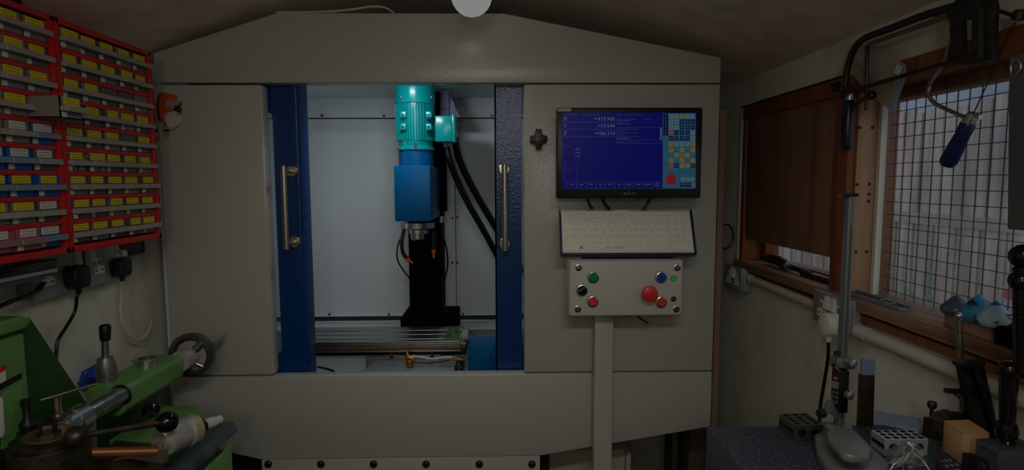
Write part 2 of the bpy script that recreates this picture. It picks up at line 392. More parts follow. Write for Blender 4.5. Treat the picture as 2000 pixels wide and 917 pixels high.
# interior: back sheets, sides, roof, chip tray
YBK = 2.15
xi0, xi1 = -.87, .55
zroof = ZC + .30
def back(name, px0, px1, z0, z1, y=YBK):
    x0 = px0 if isinstance(px0, float) else PY(px0, 430, y).x
    x1 = px1 if isinstance(px1, float) else PY(px1, 430, y).x
    return part(name, MB().box((x0, y, z0), (x1, y + .012, z1)), INNER, en, .002)
zh = PY(700, 239 - 8, YBK).z; zb2 = PY(700, 617, YBK).z
back('back_sheet', xi0, xi1, zh + .002, zroof)
back('back_sheet', xi0, 889, zb2 + .002, zh - .002)
back('back_sheet', 890, xi1, zb2 + .002, zh - .002)
back('lower_back_sheet', xi0, xi1, ZC - .66, zb2 - .003, YBK + .015)
part('backing', MB().box((xi0, YBK + .014, zb2 - .02), (xi1, YBK + .02, zroof)), mat('joint_dark', (50, 54, 56), .7), en)
part('flange', MB().box((xi0, YBK - .006, zb2 + .001), (xi1, YBK, zb2 + .008)).box((xi0, YBK - .004, zh - .007), (xi1, YBK, zh - .003)), INNER, en)
bb = MB()
for px, py in ((629, 226), (750, 226), (960, 226), (644, 613), (760, 613), (905, 612), (1021, 612), (884, 425), (884, 512), (884, 601), (893, 424), (893, 512), (893, 601)):
    p = PY(px, py, YBK); bb.cyl(p + V((0, -.007, 0)), p, .004, n=8)
part('flange_bolts', bb, BLACK, en, kind='stuff')
part('ledge', MB().box((xi0, YBK - .10, PY(700, 632, YBK).z), (xi1, YBK + .015, PY(700, 632, YBK).z + .004)), INNER, en)
part('inner_side', MB().box((xi0 - .01, Y0 + .04, ZC - .66), (xi0, YBK + .02, zroof)), INNER, en)
part('inner_side', MB().box((xi1, Y0 + .04, ZC - .66), (xi1 + .01, YBK + .02, zroof)), INNER, en)
part('inner_roof', MB().box((xi0, Y0 + .04, zroof), (xi1, YBK + .02, zroof + .01)), INNER, en)
part('chip_tray', MB().box((xi0, Y0 + .1, ZC - .66), (xi1, YBK + .02, ZC - .645)), mat('tray_white', (206, 212, 210), .5), en)
part('led_strip', MB().box((-.36, 1.556, ZC + .284), (-.18, 1.60, ZC + .299)), emit('led_strip_glow', (236, 246, 255), 1.0), en)
part('led_strip', MB().box((-.845, 1.61, ZC - .21), (-.81, 1.65, ZC + .17)), emit('led_strip_glow', (236, 246, 255), 1.0), en)
# sliding doors
def door(xs_out, xs_win, xs_edge, top, name_px, right):
    yd = Y0 + .045
    z0, z1 = PY(600, 735, yd).z - .01, PY(600, 150, yd).z
    hz0, hz1 = PY(530, 690, yd).z, PY(530, 219, yd).z
    mb = MB()
    a, b = sorted((xs_edge, xs_win)); 
    mb.box((a, yd, z0), (b, yd + .004, z1))                              # the stile that shows
    o0, o1 = sorted((xs_out, xs_win))
    mb.box((o0, yd, z0), (o1, yd + .004, hz0)).box((o0, yd, hz1), (o1, yd + .004, z1))
    so = .05 if right else -.05
    mb.box((xs_out, yd, hz0), (xs_out - so, yd + .004, hz1))
    rr = .014                                                           # rounded window corners
    sgn = 1 if right else -1
    for zc, sz in ((hz0, 1), (hz1, -1)):
        pts = [(xs_win, yd, zc)] + [(xs_win + sgn * (rr - rr * math.sin(t)), yd, zc + sz * (rr - rr * math.cos(t))) for t in [math.pi / 2 * i / 5 for i in range(6)]]
        mb.prism(pts, (0, .004, 0))
    d = part('sliding_door', mb, DBLUE, en, label='right blue sliding door' if right else 'left blue sliding door')
    # folded edge that closes on the other door
    e = xs_edge
    ret = MB()
    if right: ret.box((e, yd, z0), (e + .004, yd + .06, z1))
    else:
        n = 6; pts = [(e - .02, yd - .0005, z0)] + [(e - .012 + .012 * math.sin(t), yd - .0005 + .012 - .012 * math.cos(t), z0) for t in [math.pi / 2 * i / n for i in range(n + 1)]]
        pts += [(e, yd + .062, z0), (e - .004, yd + .062, z0), (e - .006, yd + .02, z0), (e - .02, yd + .004, z0)]
        ret.prism(pts, (0, 0, z1 - z0))
    part('folded_edge', ret, DBLUE, d)
    part('door_pane', MB().box((min(xs_out, xs_win), yd + .006, hz0 - .01), (max(xs_out, xs_win), yd + .009, hz1 + .01)), clear('door_polycarbonate', (190, 200, 205), .05, .05, .04), d)
    return d, yd
yd = Y0 + .045
dl, _ = door(xl0 + .06, PY(541, 450, yd).x, PY(594, 450, yd).x, 0, 0, False)
dr, _ = door(xr0 - .06, PY(1019, 450, yd).x, PY(967, 450, yd).x, 0, 0, True)
def handle(d, pr1, pr2, proj):
    a = PY(*pr1, yd); b = PY(*pr2, yd); o = V((0, -proj, 0)); up = V((0, 0, .012))
    mb = MB().cyl(a + o + up, b + o - up, .0075, n=16)
    for p in (a, b): mb.cyl(p, p + o, .006, n=12).lathe([(.016, 0), (.016, .006), (.013, .009)], p, (0, -1, 0), 20)
    part('handle', mb, SATIN, d, label='satin stainless pull handle')
handle(dl, (571, 334), (576, 472), .062)
handle(dr, (985, 331), (986, 475), .062)

# ================================================================ milling machine
ml = thing('milling_machine', 'small blue milling machine with teal motor and black column inside the enclosure', 'milling machine', (-.23, 1.9, .9))
yc = 1.99
cx0, cx1 = PY(799, 540, yc).x, PY(865, 540, yc).x
ztab = PY(700, 667, 1.66).z
part('column_cover', MB().box((cx0, yc, ZC - .50), (cx1, yc + .09, ZC + .295)), MATTE, ml, .003, label='matte black column cover')
part('column_foot', MB().box((PY(782, 630, 1.9).x, 1.9, ZC - .52), (PY(892, 630, 1.9).x, 2.08, PY(800, 620, 1.9).z)), MATTE, ml, .003)
# head
yh = 1.72
hx0, hx1 = PY(770, 380, yh).x, PY(841, 380, yh).x
part('head_housing', MB().box((hx0, yh, PY(800, 432, yh).z), (hx1, 1.995, PY(800, 323, yh).z)), BLUE, ml, .004, label='bright blue head housing')
ym = 1.86; sx = PY(814, 380, ym).x
zm = [PY(814, q, ym - .06).z for q in (165, 199, 278, 291, 324)]
part('motor_adaptor', MB().lathe([(.054, zm[4] - .02), (.054, zm[3])], (sx, ym, 0), (0, 0, 1), 28), BLUE, ml)
mr = .058
mo = part('motor_body', MB().lathe([(.053, zm[3] - .002), (.060, zm[3]), (.060, zm[3] + .006), (mr - .006, zm[3] + .012), (mr - .004, zm[2]), (mr - .004, zm[1])], (sx, ym, 0), (0, 0, 1), 36), TEAL, ml, label='teal motor body')
fins = MB()
for i in range(44):
    a = 2 * math.pi * i / 44; d = V((math.cos(a), math.sin(a), 0)); t = V((-d.y, d.x, 0))
    fins.obox(V((sx, ym, (zm[2] + zm[1]) / 2 + .004)) + d * (mr - .002), d * .005, t * .0012, V((0, 0, (zm[1] - zm[2]) / 2 - .004)))
part('cooling_fins', fins, TEAL, mo, kind='stuff', smooth=False)
co = part('fan_cowl', MB().lathe([(.062, zm[1]), (.0625, zm[1] + .002), (.0625, zm[0] + .0), (.05, zm[0] + .006)], (sx, ym, 0), (0, 0, 1), 36), TEAL, ml)
for px in (783, 843):
    p = PY(px, 190, ym - .055); part('screw', MB().ball(p, .0045, 10), CHROME, co)
for px in (788, 838):
    for py in (225, 249):
        p = PY(px, py, ym - .052)
        l = part('mounting_lug', MB().box(p + V((-.009, -.01, -.008)), p + V((.009, .012, .011))), TEAL, mo, .002)
        part('screw', MB().cyl(p + V((0, -.0115, 0)), p + V((0, -.009, 0)), .003, n=8), BLACK, mo)
        part('lug_slot', MB().box(p + V((-.007, -.004, -.012)), p + V((.006, .012, -.0085))), BLACK, mo)
part('flange_bolt', MB().cyl(PY(811, 287, ym - .063), PY(811, 279, ym - .063), .0045, n=8), CHROME, ml)
tb0, tb1 = PY(850, 277, 1.83), PY(887, 226, 1.83)
tb = part('terminal_box', MB().box((tb0.x, 1.82, tb0.z), (tb1.x - .006, 1.92, tb1.z)), TEAL, ml, .004)
part('box_lid', MB().box((tb1.x - .006, 1.815, tb0.z - .002), (tb1.x + .004, 1.925, tb1.z + .004)), TEAL, tb, .003)
gl = PY(872, 279, 1.87)
part('cable_gland', MB().cyl(gl + V((0, 0, .004)), gl + V((0, 0, -.018)), .010, n=8), CHROME, ml)
# blue bracket behind the motor
part('bracket_plate', MB().box((PY(860, 200, 1.97).x, 1.95, ZC + .19), (PY(878, 200, 1.97).x, 1.97, ZC + .295)), mat('navy_bracket', (0, 40, 100), .4), ml)
tri = [PY(877, 186, 1.96), PY(879, 186, 1.96), PY(900, 229, 1.96), PY(877, 229, 1.96)]
part('bracket_gusset', MB().prism(tri, (0, .02, 0)), DBLUE, ml)
# spindle nose and coolant lines
zz = lambda q: PY(815, q, ym).z
part('spindle_nose', MB().lathe([(.054, zz(434)), (.054, zz(444)), (.050, zz(446)), (.034, zz(447)), (.034, zz(455)), (.021, zz(455.5)), (.021, zz(466)), (.017, zz(468))], (sx, ym, 0), (0, 0, 1), 32), CHROME, ml, label='bright steel spindle nose')
h1 = spline([PY(789, 447, 1.84), PY(785, 470, 1.83), PY(786, 490, 1.83), PY(792, 501, 1.82), PY(796, 505, 1.82)], 8)
part('coolant_hose', MB().tube(h1, [.0052 + .0016 * (i % 2) for i in range(len(h1))], 8), mat('navy_link_hose', (14, 16, 30), .4), ml)
part('coolant_nozzle', MB().lathe([(.007, 0), (.008, .006), (.004, .012), (.003, .024)], PY(794, 505, 1.82), PY(806, 513, 1.82) - PY(794, 505, 1.82), 10), ORANGE, ml, label='orange coolant nozzle')
h2 = [PY(848, 447 + 4 * i, 1.86) for i in range(11)]
part('coolant_hose', MB().tube(h2, [.0052 + .0016 * (i % 2) for i in range(11)], 8), mat('navy_link_hose', (14, 16, 30), .4), ml)
part('coolant_nozzle', MB().lathe([(.007, 0), (.0075, .003), (.004, .014), (.0035, .027)], PY(847, 487, 1.86), (0, 0, -1), 10), ORANGE, ml, label='orange coolant nozzle')
part('cable', MB().tube(spline([PY(788, 452, 1.85), PY(777, 480, 1.88), PY(776, 505, 1.92), PY(786, 525, 1.96), PY(800, 543, 2.0)]), .0026, 6), RUBBER, ml)
part('cable', MB().tube(spline([PY(864, 428, 1.97), PY(865, 455, 1.97), PY(873, 490, 1.97), PY(874, 520, 1.97), PY(868, 550, 1.97), PY(866, 585, 1.97), PY(872, 606, 1.95), PY(884, 622, 1.93)]), .0032, 6), RUBBER, ml)
part('cable', MB().tube(spline([PY(860, 540, 1.97), PY(866, 565, 1.97), PY(865, 592, 1.97), PY(874, 610, 1.95), PY(892, 632, 1.9)]), .0026, 6), RUBBER, ml)
part('sensor_plug', MB().cyl(PY(863, 434, 1.95), PY(863, 422, 1.95), .008, n=10), CHROME, ml)
c1 = spline([PY(872, 287, 1.87), PY(878, 312, 1.87), PY(893, 352, 1.9), PY(915, 398, 1.95), PY(942, 445, 2.0), PY(975, 505, 2.05), PY(1010, 560, 2.08)], 10)
part('conduit_hose', MB().tube(c1, [.0105 + .0008 * (i % 2) for i in range(len(c1))], 10), RUBBER, ml, label='black conduit hose')
c2 = spline([PY(888, 268, 1.9), PY(897, 310, 1.93), PY(917, 355, 1.97), PY(945, 405, 2.02), PY(975, 455, 2.06), PY(1020, 530, 2.1)], 10)
part('conduit_hose', MB().tube(c2, [.0115 + .0008 * (i % 2) for i in range(len(c2))], 10), RUBBER, ml, label='black conduit hose')
part('column_cable_guard', MB().box((PY(857, 300, 1.98).x, 1.975, ZC - .1), (PY(872, 300, 1.98).x, 1.988, ZC + .2)), MATTE, ml)
# table with three slots
yn, yf = 1.66, 1.835
tx0, tx1 = -.62, PY(899, 667, yn).x
tops = [yn, yn + .021, yn + .027, yn + .072, yn + .078, yn + .123, yn + .129, yf]
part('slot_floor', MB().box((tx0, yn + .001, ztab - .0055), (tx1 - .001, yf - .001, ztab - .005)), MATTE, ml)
tabl = MB().box((tx0, yn, ztab - .014), (tx1, yf, ztab - .0056))
for i in range(0, 8, 2): tabl.box((tx0, tops[i], ztab - .007), (tx1, tops[i + 1], ztab))
tb_ = part('table', tabl, STEEL, ml, .0008, label='ground steel slotted table')
tex = PY(910, 668, yn).x
part('table_end', MB().box((tx1 + .0005, yn, ztab - .02), (tex, yf, ztab - .006)), mat('painted_grey_casting', (150, 156, 154), .5), ml, .003)
g0, g1 = PY(872, 661, 1.70), PY(898, 641, 1.80)
gp = part('green_plate', MB().prism([PZ(868, 662, ztab), PZ(896, 662, ztab), PZ(898, 640, ztab), PZ(876, 640, ztab)], (0, 0, .002)), mat('faded_green_plate', (86, 112, 72), .5, var=(60, (60, 84, 54), .4, .6)), ml)
for p in (PZ(879, 654, ztab), PZ(891, 647, ztab)): part('screw', MB().cyl(p, p + V((0, 0, .004)), .004, n=8), BLACK, gp)
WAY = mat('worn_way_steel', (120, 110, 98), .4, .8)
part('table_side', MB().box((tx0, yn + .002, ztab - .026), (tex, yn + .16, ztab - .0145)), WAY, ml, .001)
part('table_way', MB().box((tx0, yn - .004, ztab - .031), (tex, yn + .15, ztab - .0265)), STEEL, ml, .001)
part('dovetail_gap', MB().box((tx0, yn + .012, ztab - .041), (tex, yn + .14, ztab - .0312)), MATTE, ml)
zq = lambda q, y: PY(800, q, y).z
part('saddle', MB().box((PY(751, 690, yn).x, yn, zq(708, yn)), (PY(860, 690, yn).x, yn + .14, ztab - .0412)), mat('saddle_grey', (140, 138, 130), .45, .6), ml, .001)
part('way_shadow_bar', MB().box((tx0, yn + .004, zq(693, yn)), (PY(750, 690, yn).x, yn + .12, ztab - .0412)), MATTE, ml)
part('rail_shadow_bar', MB().box((PY(861, 690, yn).x, yn + .004, zq(693, yn)), (tex, yn + .12, ztab - .0412)), MATTE, ml)  # matte black bar standing in for the shade below the table
part('saddle_apron', MB().box((PY(712, 700, yn).x, yn + .01, ZC - .64), (PY(893, 700, yn).x, yn + .02, zq(697, yn))), mat('saddle_grey', (140, 138, 130), .45, .6), ml, .003)
zpl = zq(706, yn)
part('way_cover', MB().hexa([PY(702, 729, 1.57), PY(886, 729, 1.57), PY(893, 704, yn), PY(735, 704, yn)] + [p + V((0, 0, .003)) for p in (PY(702, 729, 1.57), PY(886, 729, 1.57), PY(893, 704, yn), PY(735, 704, yn))]), mat('way_cover_steel', (150, 160, 166), .35, .4), ml, .0006, label='sloping steel way cover')
for px in (765, 844):
    p = PY(px, 692, yn - .002); part('grease_nipple', MB().lathe([(.005, -.010), (.005, 0), (.003, .002), (.004, .006), (.002, .010)], p, (0, 0, 1), 10), DARKST, ml)
bp = PY(795, 697, 1.62)
part('brass_elbow', MB().tube([bp + V((0, 0, .022)), bp + V((.002, 0, .006)), bp, bp + V((.02, 0, -.003))], [.003, .005, .008, .006], 10), BRASS, ml, label='brass elbow fitting')
part('knurled_knob', MB().cyl(PY(800, 713, 1.61), PY(800, 702, 1.61), .011, n=20), BRASS, ml, .001)
part('oil_line', MB().tube(spline([PY(805, 695, 1.61), PY(825, 697, 1.61), PY(845, 700, 1.61), PY(870, 697, 1.61), PY(884, 697, 1.61)]), .003, 8), WHITEC, ml)
part('oil_line', MB().tube(spline([PY(806, 707, 1.63), PY(840, 708, 1.63), PY(878, 703, 1.63)]), .0018, 6), RUBBER, ml)
part('brass_block', MB().box(PY(884, 704, 1.60), PY(907, 696, 1.62)), BRASS, ml, .001)
part('valve_bracket', MB().box(PY(889, 727, 1.60), PY(907, 704, 1.64)), BLACK, ml, .002)
for py in (710, 718):
    p = PY(896, py, 1.6); part('screw', MB().cyl(p, p + V((0, -.004, 0)), .004, n=8), CHROME, ml)
part('end_bracket', MB().box(PY(901, 663, 1.655), PY(916, 642, 1.72)), mat('painted_grey_casting', (150, 156, 154), .5), ml, .003)
part('end_bearing', MB().box(PY(900, 690, 1.652), PY(911, 664, 1.70)), DARKST, ml, .002)
mcx = PY(914, 690, 1.66)
mcv = part('axis_motor_cover', MB().box((mcx.x, 1.66, PY(914, 724, 1.66).z - .04), (PY(1060, 690, 1.66).x, 1.745, PY(940, 671, 1.66).z)), BLUE, ml, .001, label='blue folded axis motor cover')
for q in ((916, 679), (916, 699), (959, 699)):
    p = PY(*q, 1.66); part('screw', MB().cyl(p + V((0, -.002, 0)), p, .003, n=8), BLACK, mcv)
# swarf scraps lying in the tray
single('scrap_of_wire', MB().tube([PZ(621, 716, ZC - .643), PZ(640, 720, ZC - .642), PZ(652, 724, ZC - .642)], .004, 6), BLACK, 'short black offcut lying in the white chip tray', 'offcut')

# ================================================================ drawer cabinets on the left wall
XC = -.78
q0, q1 = PX(122, 250, XC).y, PX(305, 280, XC).y
czt, czb = PX(293, 101, XC).z, PX(316, 464, XC).z
HAZE = mat('frosted_drawer_plastic', (128, 121, 112), .35)
LIP = mat('frosted_lip_plastic', (160, 152, 142), .35)
LIPB = mat('bluish_lip_plastic', (120, 134, 148), .35)
BODY = {'k': HAZE, 'd': mat('drawer_dark_contents', (98, 91, 84), .4), 'b': mat('drawer_blue_contents', (30, 96, 168), .4),
        'p': mat('drawer_pink_contents', (176, 96, 108), .4), 's': mat('drawer_steel_contents', (150, 146, 138), .4, var=(120, (60, 58, 54), .4, .6))}
LIPP = mat('pinkish_lip_plastic', (150, 112, 116), .35)
DPROTO = {}
def label_mesh(w, h, x, lines, seed):
    """a label with rows of small print"""
    return MB().box((x, -w / 2, -h / 2), (x + .0006, w / 2, h / 2))
def print_rows(w, h, x, rows, seed):
    rnd = random.Random(seed); mb = MB()
    for k in range(rows):
        zc = h * (.5 - (k + .5) / rows) * .8; yy = -w * .38
        while yy < w * .36:
            l = rnd.uniform(.0012, .0045); l = min(l, w * .4 - yy)
            mb.add([(x, yy, zc - .0006), (x, yy + l, zc - .0006), (x, yy + l, zc + .0006), (x, yy, zc + .0006)], [(0, 1, 2, 3)]); yy += l + .0012
    return mb
def cabinet(y0, y1, text, ncols, rows_spec):
    n = 9; H = czt - czb; t = .006; dep = XC - XL - .002
    cab = thing('drawer_cabinet', text, 'drawer cabinet', (XC, (y0 + y1) / 2, czb))
    o = BASE[cab.name]
    fr = MB().box((XL + .002, y0, czb), (XC, y0 + .009, czt)).box((XL + .002, y1 - .009, czb), (XC, y1, czt))
    fr.box((XL + .002, y0, czt - .010), (XC, y1, czt)).box((XL + .002, y0, czb), (XC, y1, czb + .012))
    fr.box((XL + .002, y0, czb), (XL + .008, y1, czt))
    part('frame', fr, RED, cab, .0015)
    pit = (H - .022) / n
    for i in range(1, n):
        z = czb + .012 + pit * i
        part('shelf', MB().box((XL + .01, y0 + .009, z - .004), (XC - .002, y1 - .009, z + .004)), RED, cab, .001)
    cw_ = (y1 - y0 - .020) / ncols
    for i in range(n):                                        # rows counted from the top
        z0 = czt - .010 - pit * (i + 1) + .004; z1 = z0 + pit - .008
        for j in range(ncols):
            ya = y0 + .010 + cw_ * j + .0012; yb = ya + cw_ - .0024
            body, lab = rows_spec(i, j)
            pull = .052 if (text.startswith('left') and i == 3 and j == ncols - 1) else (0.004 if (i * 5 + j * 3) % 7 == 0 else 0)
            key = (ncols, body, pull > .05)
            if key not in DPROTO:
                w, h = yb - ya, z1 - z0
                bx = MB()
                L = .10
                bx.box((-L, -w / 2, -h / 2), (-L + .002, w / 2, h / 2)).box((-L, -w / 2, -h / 2), (0, w / 2, -h / 2 + .002))
                bx.box((-L, -w / 2, -h / 2), (0, -w / 2 + .0015, h / 2)).box((-L, w / 2 - .0015, -h / 2), (0, w / 2, h / 2))
                bx.box((-.002, -w / 2, -h / 2), (0, w / 2, h / 2)).box((-L + .01, -w / 2 + .004, -h / 2 + .003), (-.006, w / 2 - .004, h * .1))
                d = link_mesh('drawer', bx, BODY[body], V((0, 0, 0)), smooth=False)
                lp_ = link_mesh('drawer_lip', MB().hexa([(0, -w / 2 - .001, -h * .17), (.014, -w / 2 - .001, -h * .20), (.014, w / 2 + .001, -h * .20), (0, w / 2 + .001, -h * .17),
                                                           (0, -w / 2 - .001, h * .04), (.0125, -w / 2 - .001, h * .07), (.0125, w / 2 + .001, h * .07), (0, w / 2 + .001, h * .04)]), LIPB if body == 'b' else LIPP if body == 'p' else LIP, V((0, 0, 0)), .0006, 1, smooth=False)
                tg = link_mesh('number_tag', MB().box((.0, -w * .44, -h * .46), (.0008, -w * .44 + .0108, -h * .22)), LABELW, V((0, 0, 0)), smooth=False)
                lb = {}
                for q in range(4):
                    ww = w * (.78 - .05 * q); hh = h * .36
                    for c_, m_ in (('y', LABELY), ('w', LABELW)):
                        m1 = link_mesh('label', MB().box((.0005, -ww / 2 + .0, h * .48 - hh), (.0012, ww / 2, h * .48)), m_, V((0, 0, 0)), smooth=False)
                        pr = print_rows(ww, hh, .0013, 2, q + 7)
                        for v in pr.v: v.z += h * .48 - hh / 2
                        m2 = link_mesh('label_print', pr, mat('label_print_ink', (112, 100, 50), .7), V((0, 0, 0)), smooth=False)
                        lb[(c_, q)] = (m1, m2)
                for ob in [d, lp_, tg] + [x for v in lb.values() for x in v]: COL.objects.unlink(ob)
                DPROTO[key] = (d, lp_, tg, lb)
            d, lp_, tg, lb = DPROTO[key]
            c = d.copy(); COL.objects.link(c); c.parent = cab; c.location = V((XC - .006 + pull, (ya + yb) / 2, (z0 + z1) / 2)) - o
            for ch in [lp_, tg] + (list(lb[(lab, (i * 3 + j * 5) % 4)]) if lab else []):
                e = ch.copy(); COL.objects.link(e); e.parent = c
                if ch is lp_: pass
    return cab
def spec_r(i, j):
    lab = 'y'
    if i == 2 and j in (2, 3, 4): lab = None
    if i == 4 and j == 3: lab = None
    return ('s' if (i == 5 and j in (0, 1)) else 'd' if (i + j) % 3 else 'k'), lab
def spec_l(i, j):
    lab = 'w' if i in (4, 5, 8) or (i == 7 and j == 4) else 'y'
    b = 'b' if (i in (5, 6) or (i == 8 and j == 4) or (i == 4 and j == 4)) else 'p' if i == 8 else 'd' if (i * j) % 3 == 1 else 'k'
    if i == 5 and j == 4: b = 'd'
    return b, lab
cabinet(q0, q1, 'right red cabinet of small drawers with yellow labels, beside the machine', 5, spec_r)
cabinet(q0 - .003 - (q1 - q0), q0 - .003, 'left red cabinet of drawers, some with blue and pink contents, one pulled out', 5, spec_l)
hw_ = MB(); text_into(hw_, 'ACHT', PX(86, 369, XC + .0098), (0, 1, 0), (0, 0, 1), .0058, 'LEFT', 1.1)
part('handwritten_mark', hw_, mat('blue_marker_ink', (24, 52, 150), .6), bpy.data.objects['drawer_cabinet.001'], smooth=False, label='blue handwriting on a drawer lip')
# bag on top of the left cabinet
pc = PX(84, 16, XC - .05)
single('cloth_cap', MB().ball((XC - .07, q0 - .075, czt + .012), .07, 18, (.8, .95, .24)), mat('navy_cloth', (22, 32, 44), .8, bump=(80, .4)), 'dark navy cloth cap lying on top of the left drawer cabinet', 'cap')
pk = PX(253, 464, -.84)

# ================================================================ sockets, plugs and leads on the left wall
def socket(px, X, s, yn_, yf_, zb, zt, label, pads=2):
    """surface-mounted double outlet; s = +1 faces +X, -1 faces -X; near..far along Y"""
    t = thing('double_socket', label, 'socket', (X, (yn_ + yf_) / 2, zb))
    xf_ = X + s * .034
    part('back_box', MB().box((X, yn_, zb), (xf_ - s * .006, yf_, zt)), ZINC, t, .004)
    part('face_plate', MB().box((xf_ - s * .006, yn_ - .001, zb - .001), (xf_, yf_ + .001, zt + .001)), ZINC, t, .003)
    w = yf_ - yn_; h = zt - zb
    for k in (0, 1):
        yc_ = yn_ + w * (.27 + .46 * k)
        c = V((xf_, yc_, zb + h * .36))
        f = s * .0012
        mb = MB().box(c + V((0, -.016, -.010)), c + V((f, .016, .006))).box(c + V((0, -.006, .006)), c + V((f, .006, .026)))
        p_ = part('pin_plate', mb, WHITEP, t)
        sl = MB().box(c + V((f, -.002, .010)), c + V((f * 1.2, .002, .021))).box(c + V((f, -.012, -.004)), c + V((f * 1.2, -.007, 0))).box(c + V((f, .007, -.004)), c + V((f * 1.2, .012, 0)))
        part('pin_slots', sl, INK, p_)
        cs = V((xf_, yc_ + (.022 if k else -.022) * (1 if s > 0 else -1) * .9, zb + h * .72))
        part('rocker_switch', MB().hexa([cs + V((0, -.009, -.014)), cs + V((0, .009, -.014)), cs + V((0, .009, .014)), cs + V((0, -.009, .014)),
                                         cs + V((s * .006, -.008, -.013)), cs + V((s * .006, .008, -.013)), cs + V((s * .001, .008, .013)), cs + V((s * .001, -.008, .013))]), WHITEP, t)
    return t, xf_
XF = XL + .034
sB0, sB1 = PX(171, 540, XF).y, PX(252, 530, XF).y
sA0, sA1 = PX(66, 560, XF).y, PX(165, 545, XF).y
zB = PX(172, 560, XF).z
socket(0, XL, 1, sB0, sB1, zB, zB + .092, 'right metal double socket under the drawer cabinets, one outlet showing')
socket(0, XL, 1, sA0, sA1, zB - .001, zB + .091, 'left metal double socket under the drawer cabinets, beside the strip light')
def plug(px, py, X, s, m, label, size=1.0, cable=None, cm=None, r=.0035, round_=False):
    c = PX(px, py, X); t = thing('mains_plug', label, 'plug', c)
    k = .024 * size
    pts = [V((0, y * k, z * k)) for y, z in ((-.75, -1), (.75, -1), (1, -.5), (.95, .7), (.6, 1.0), (-.6, 1.0), (-.95, .7), (-1, -.5))]
    if round_: part('plug_body', MB().lathe([(k, 0), (k, .018), (k * .92, .024), (k * .6, .026)], c, (s, 0, 0), 24), m, t)
    else: part('plug_body', MB().prism([c + p for p in pts], (s * .026, 0, 0)), m, t, .004)
    part('cord_grip', MB().cyl(c + V((s * .013, 0, -k * .95)), c + V((s * .013, 0, -k * 1.5)), .007, .0045, 10), m, t)
    if cable: part('cable', MB().tube(spline([c + V((s * .013, 0, -k * 1.4))] + cable), r, 8), cm or m, t)
    return t
XP = XF + .0035
plug(139, 540, XP, 1, BLACK, 'black plug in the middle of the two left wall sockets with a black lead', 1.0,
     [PX(150, 580, XP + .013), PX(146, 608, XP), PX(128, 640, XP), PX(113, 665, XP), PX(109, 700, XP)], RUBBER)
plug(226, 521, XP, 1, BLACK, 'black plug at the right end of the left wall sockets with a white lead', .92,
     [PX(237, 575, XP), PX(236, 612, XP), PX(243, 640, XP), PX(258, 660, XP), PX(275, 662, XP), PX(290, 645, XP), PX(298, 618, -.915)], WHITEC, .0033)
single('mains_lead', MB().tube(spline([PX(84, 553, XF), PX(76, 565, XF + .012), PX(55, 576, XF + .02), PX(25, 587, XF + .02), PX(-20, 606, XF + .02)]), .0042, 8), RUBBER, 'black lead running off to the left below the strip light', 'cable')
pA = PX(232, 506, XL + .012)
single('conduit_pipe', MB().cyl((XL + .014, sB1 - .002, zB + .055), (XL + .014, sB1 + .075, zB + .055), .012, n=14), mat('grey_conduit', (150, 150, 144), .5), 'grey conduit pipe leaving the right end of the left wall sockets', 'pipe')
single('wooden_knob', MB().ball((XC - .05, q1 - .055, czb - .0115), .0115, 12), mat('brown_wood_knob', (120, 80, 50), .6), 'small brown round knob under the right drawer cabinet', 'knob')
# strip light under the left cabinet
lt = thing('strip_light', 'unlit strip light with silver lower edge under the left drawer cabinet', 'light fitting', (-.84, .95, czb - .05))
ye = PX(113, 515, -.83).y
part('body', MB().box((-.88, .6, PX(110, 522, -.83).z), (-.83, ye, PX(110, 505, -.83).z)), GLOSSBLK, lt, .002)
part('reflector', MB().box((-.875, .6, PX(110, 531, -.83).z), (-.829, ye - .002, PX(110, 522.5, -.83).z)), mat('bright_aluminium', (205, 205, 200), .35, .7), lt, .002, label='silver reflector edge')
part('lower_channel', MB().hexa([(-.87, .6, zB + .052), (-.832, .6, zB + .052), (-.832, PX(70, 550, -.832).y, zB + .052), (-.87, PX(70, 550, -.832).y, zB + .052),
                                 (-.87, .6, PX(110, 531.5, -.83).z), (-.829, .6, PX(110, 531.5, -.83).z), (-.829, ye - .004, PX(110, 531.5, -.83).z), (-.87, ye - .004, PX(110, 531.5, -.83).z)]), mat('blued_aluminium', (96, 116, 130), .3, .7), lt)
single('junction_box', MB().box((XL + .001, PX(246, 482, -.90).y, PX(262, 497, -.90).z), (-.90, PX(284, 482, -.90).y, czb - .004)), BLACK, 'small black junction box on the left wall under the right drawer cabinet', 'junction box', bevel=.003)

# ================================================================ lathe
YT = 1.12
def T(px, py, y=YT): return PY(px, py, y)
la = thing('lathe', 'green metalworking lathe with steel tailstock handwheel, drill chuck and tool post', 'lathe', (-.75, 1.1, .9))
sec = [T(176, 753), T(238, 756), T(246, 764), T(246, 799), T(233, 812), T(180, 812), T(168, 800), T(168, 762)]
part('tailstock_body', MB().prism(sec, (0, 1.33 - YT, 0)), GREEN, la, .0015, label='green tailstock body')
ztop_t = sec[1].z
bs = PY(308, 800, 1.34)
part('tailstock_base', MB().box((sec[7].x, YT + .02, ZC - .573), (bs.x, 1.345, sec[4].z + .001)), DGREEN, la, .003)
ax = lambda y: V((-.7366, y, ZC - .4105))
qx = V((ax(1).x, 0, ax(1).z))
def A(y): return V((qx.x, y, qx.z))
part('quill_collar', MB().lathe([(.0205, 0), (.0205, .003)], A(YT + .001), (0, -1, 0), 24), BLACK, la)
part('quill', MB().lathe([(.0178, 0), (.0178, .085), (.016, .098), (.011, .10)], A(YT), (0, -1, 0), 28), STEEL, la, label='steel tailstock quill')
ck = part('drill_chuck', MB().lathe([(.012, 0), (.020, .004), (.0245, .006), (.0245, .022), (.0255, .023), (.0255, .036), (.023, .037), (.023, .052)], A(YT - .098), (0, -1, 0), 28), CHROME, la, label='bright steel drill chuck')
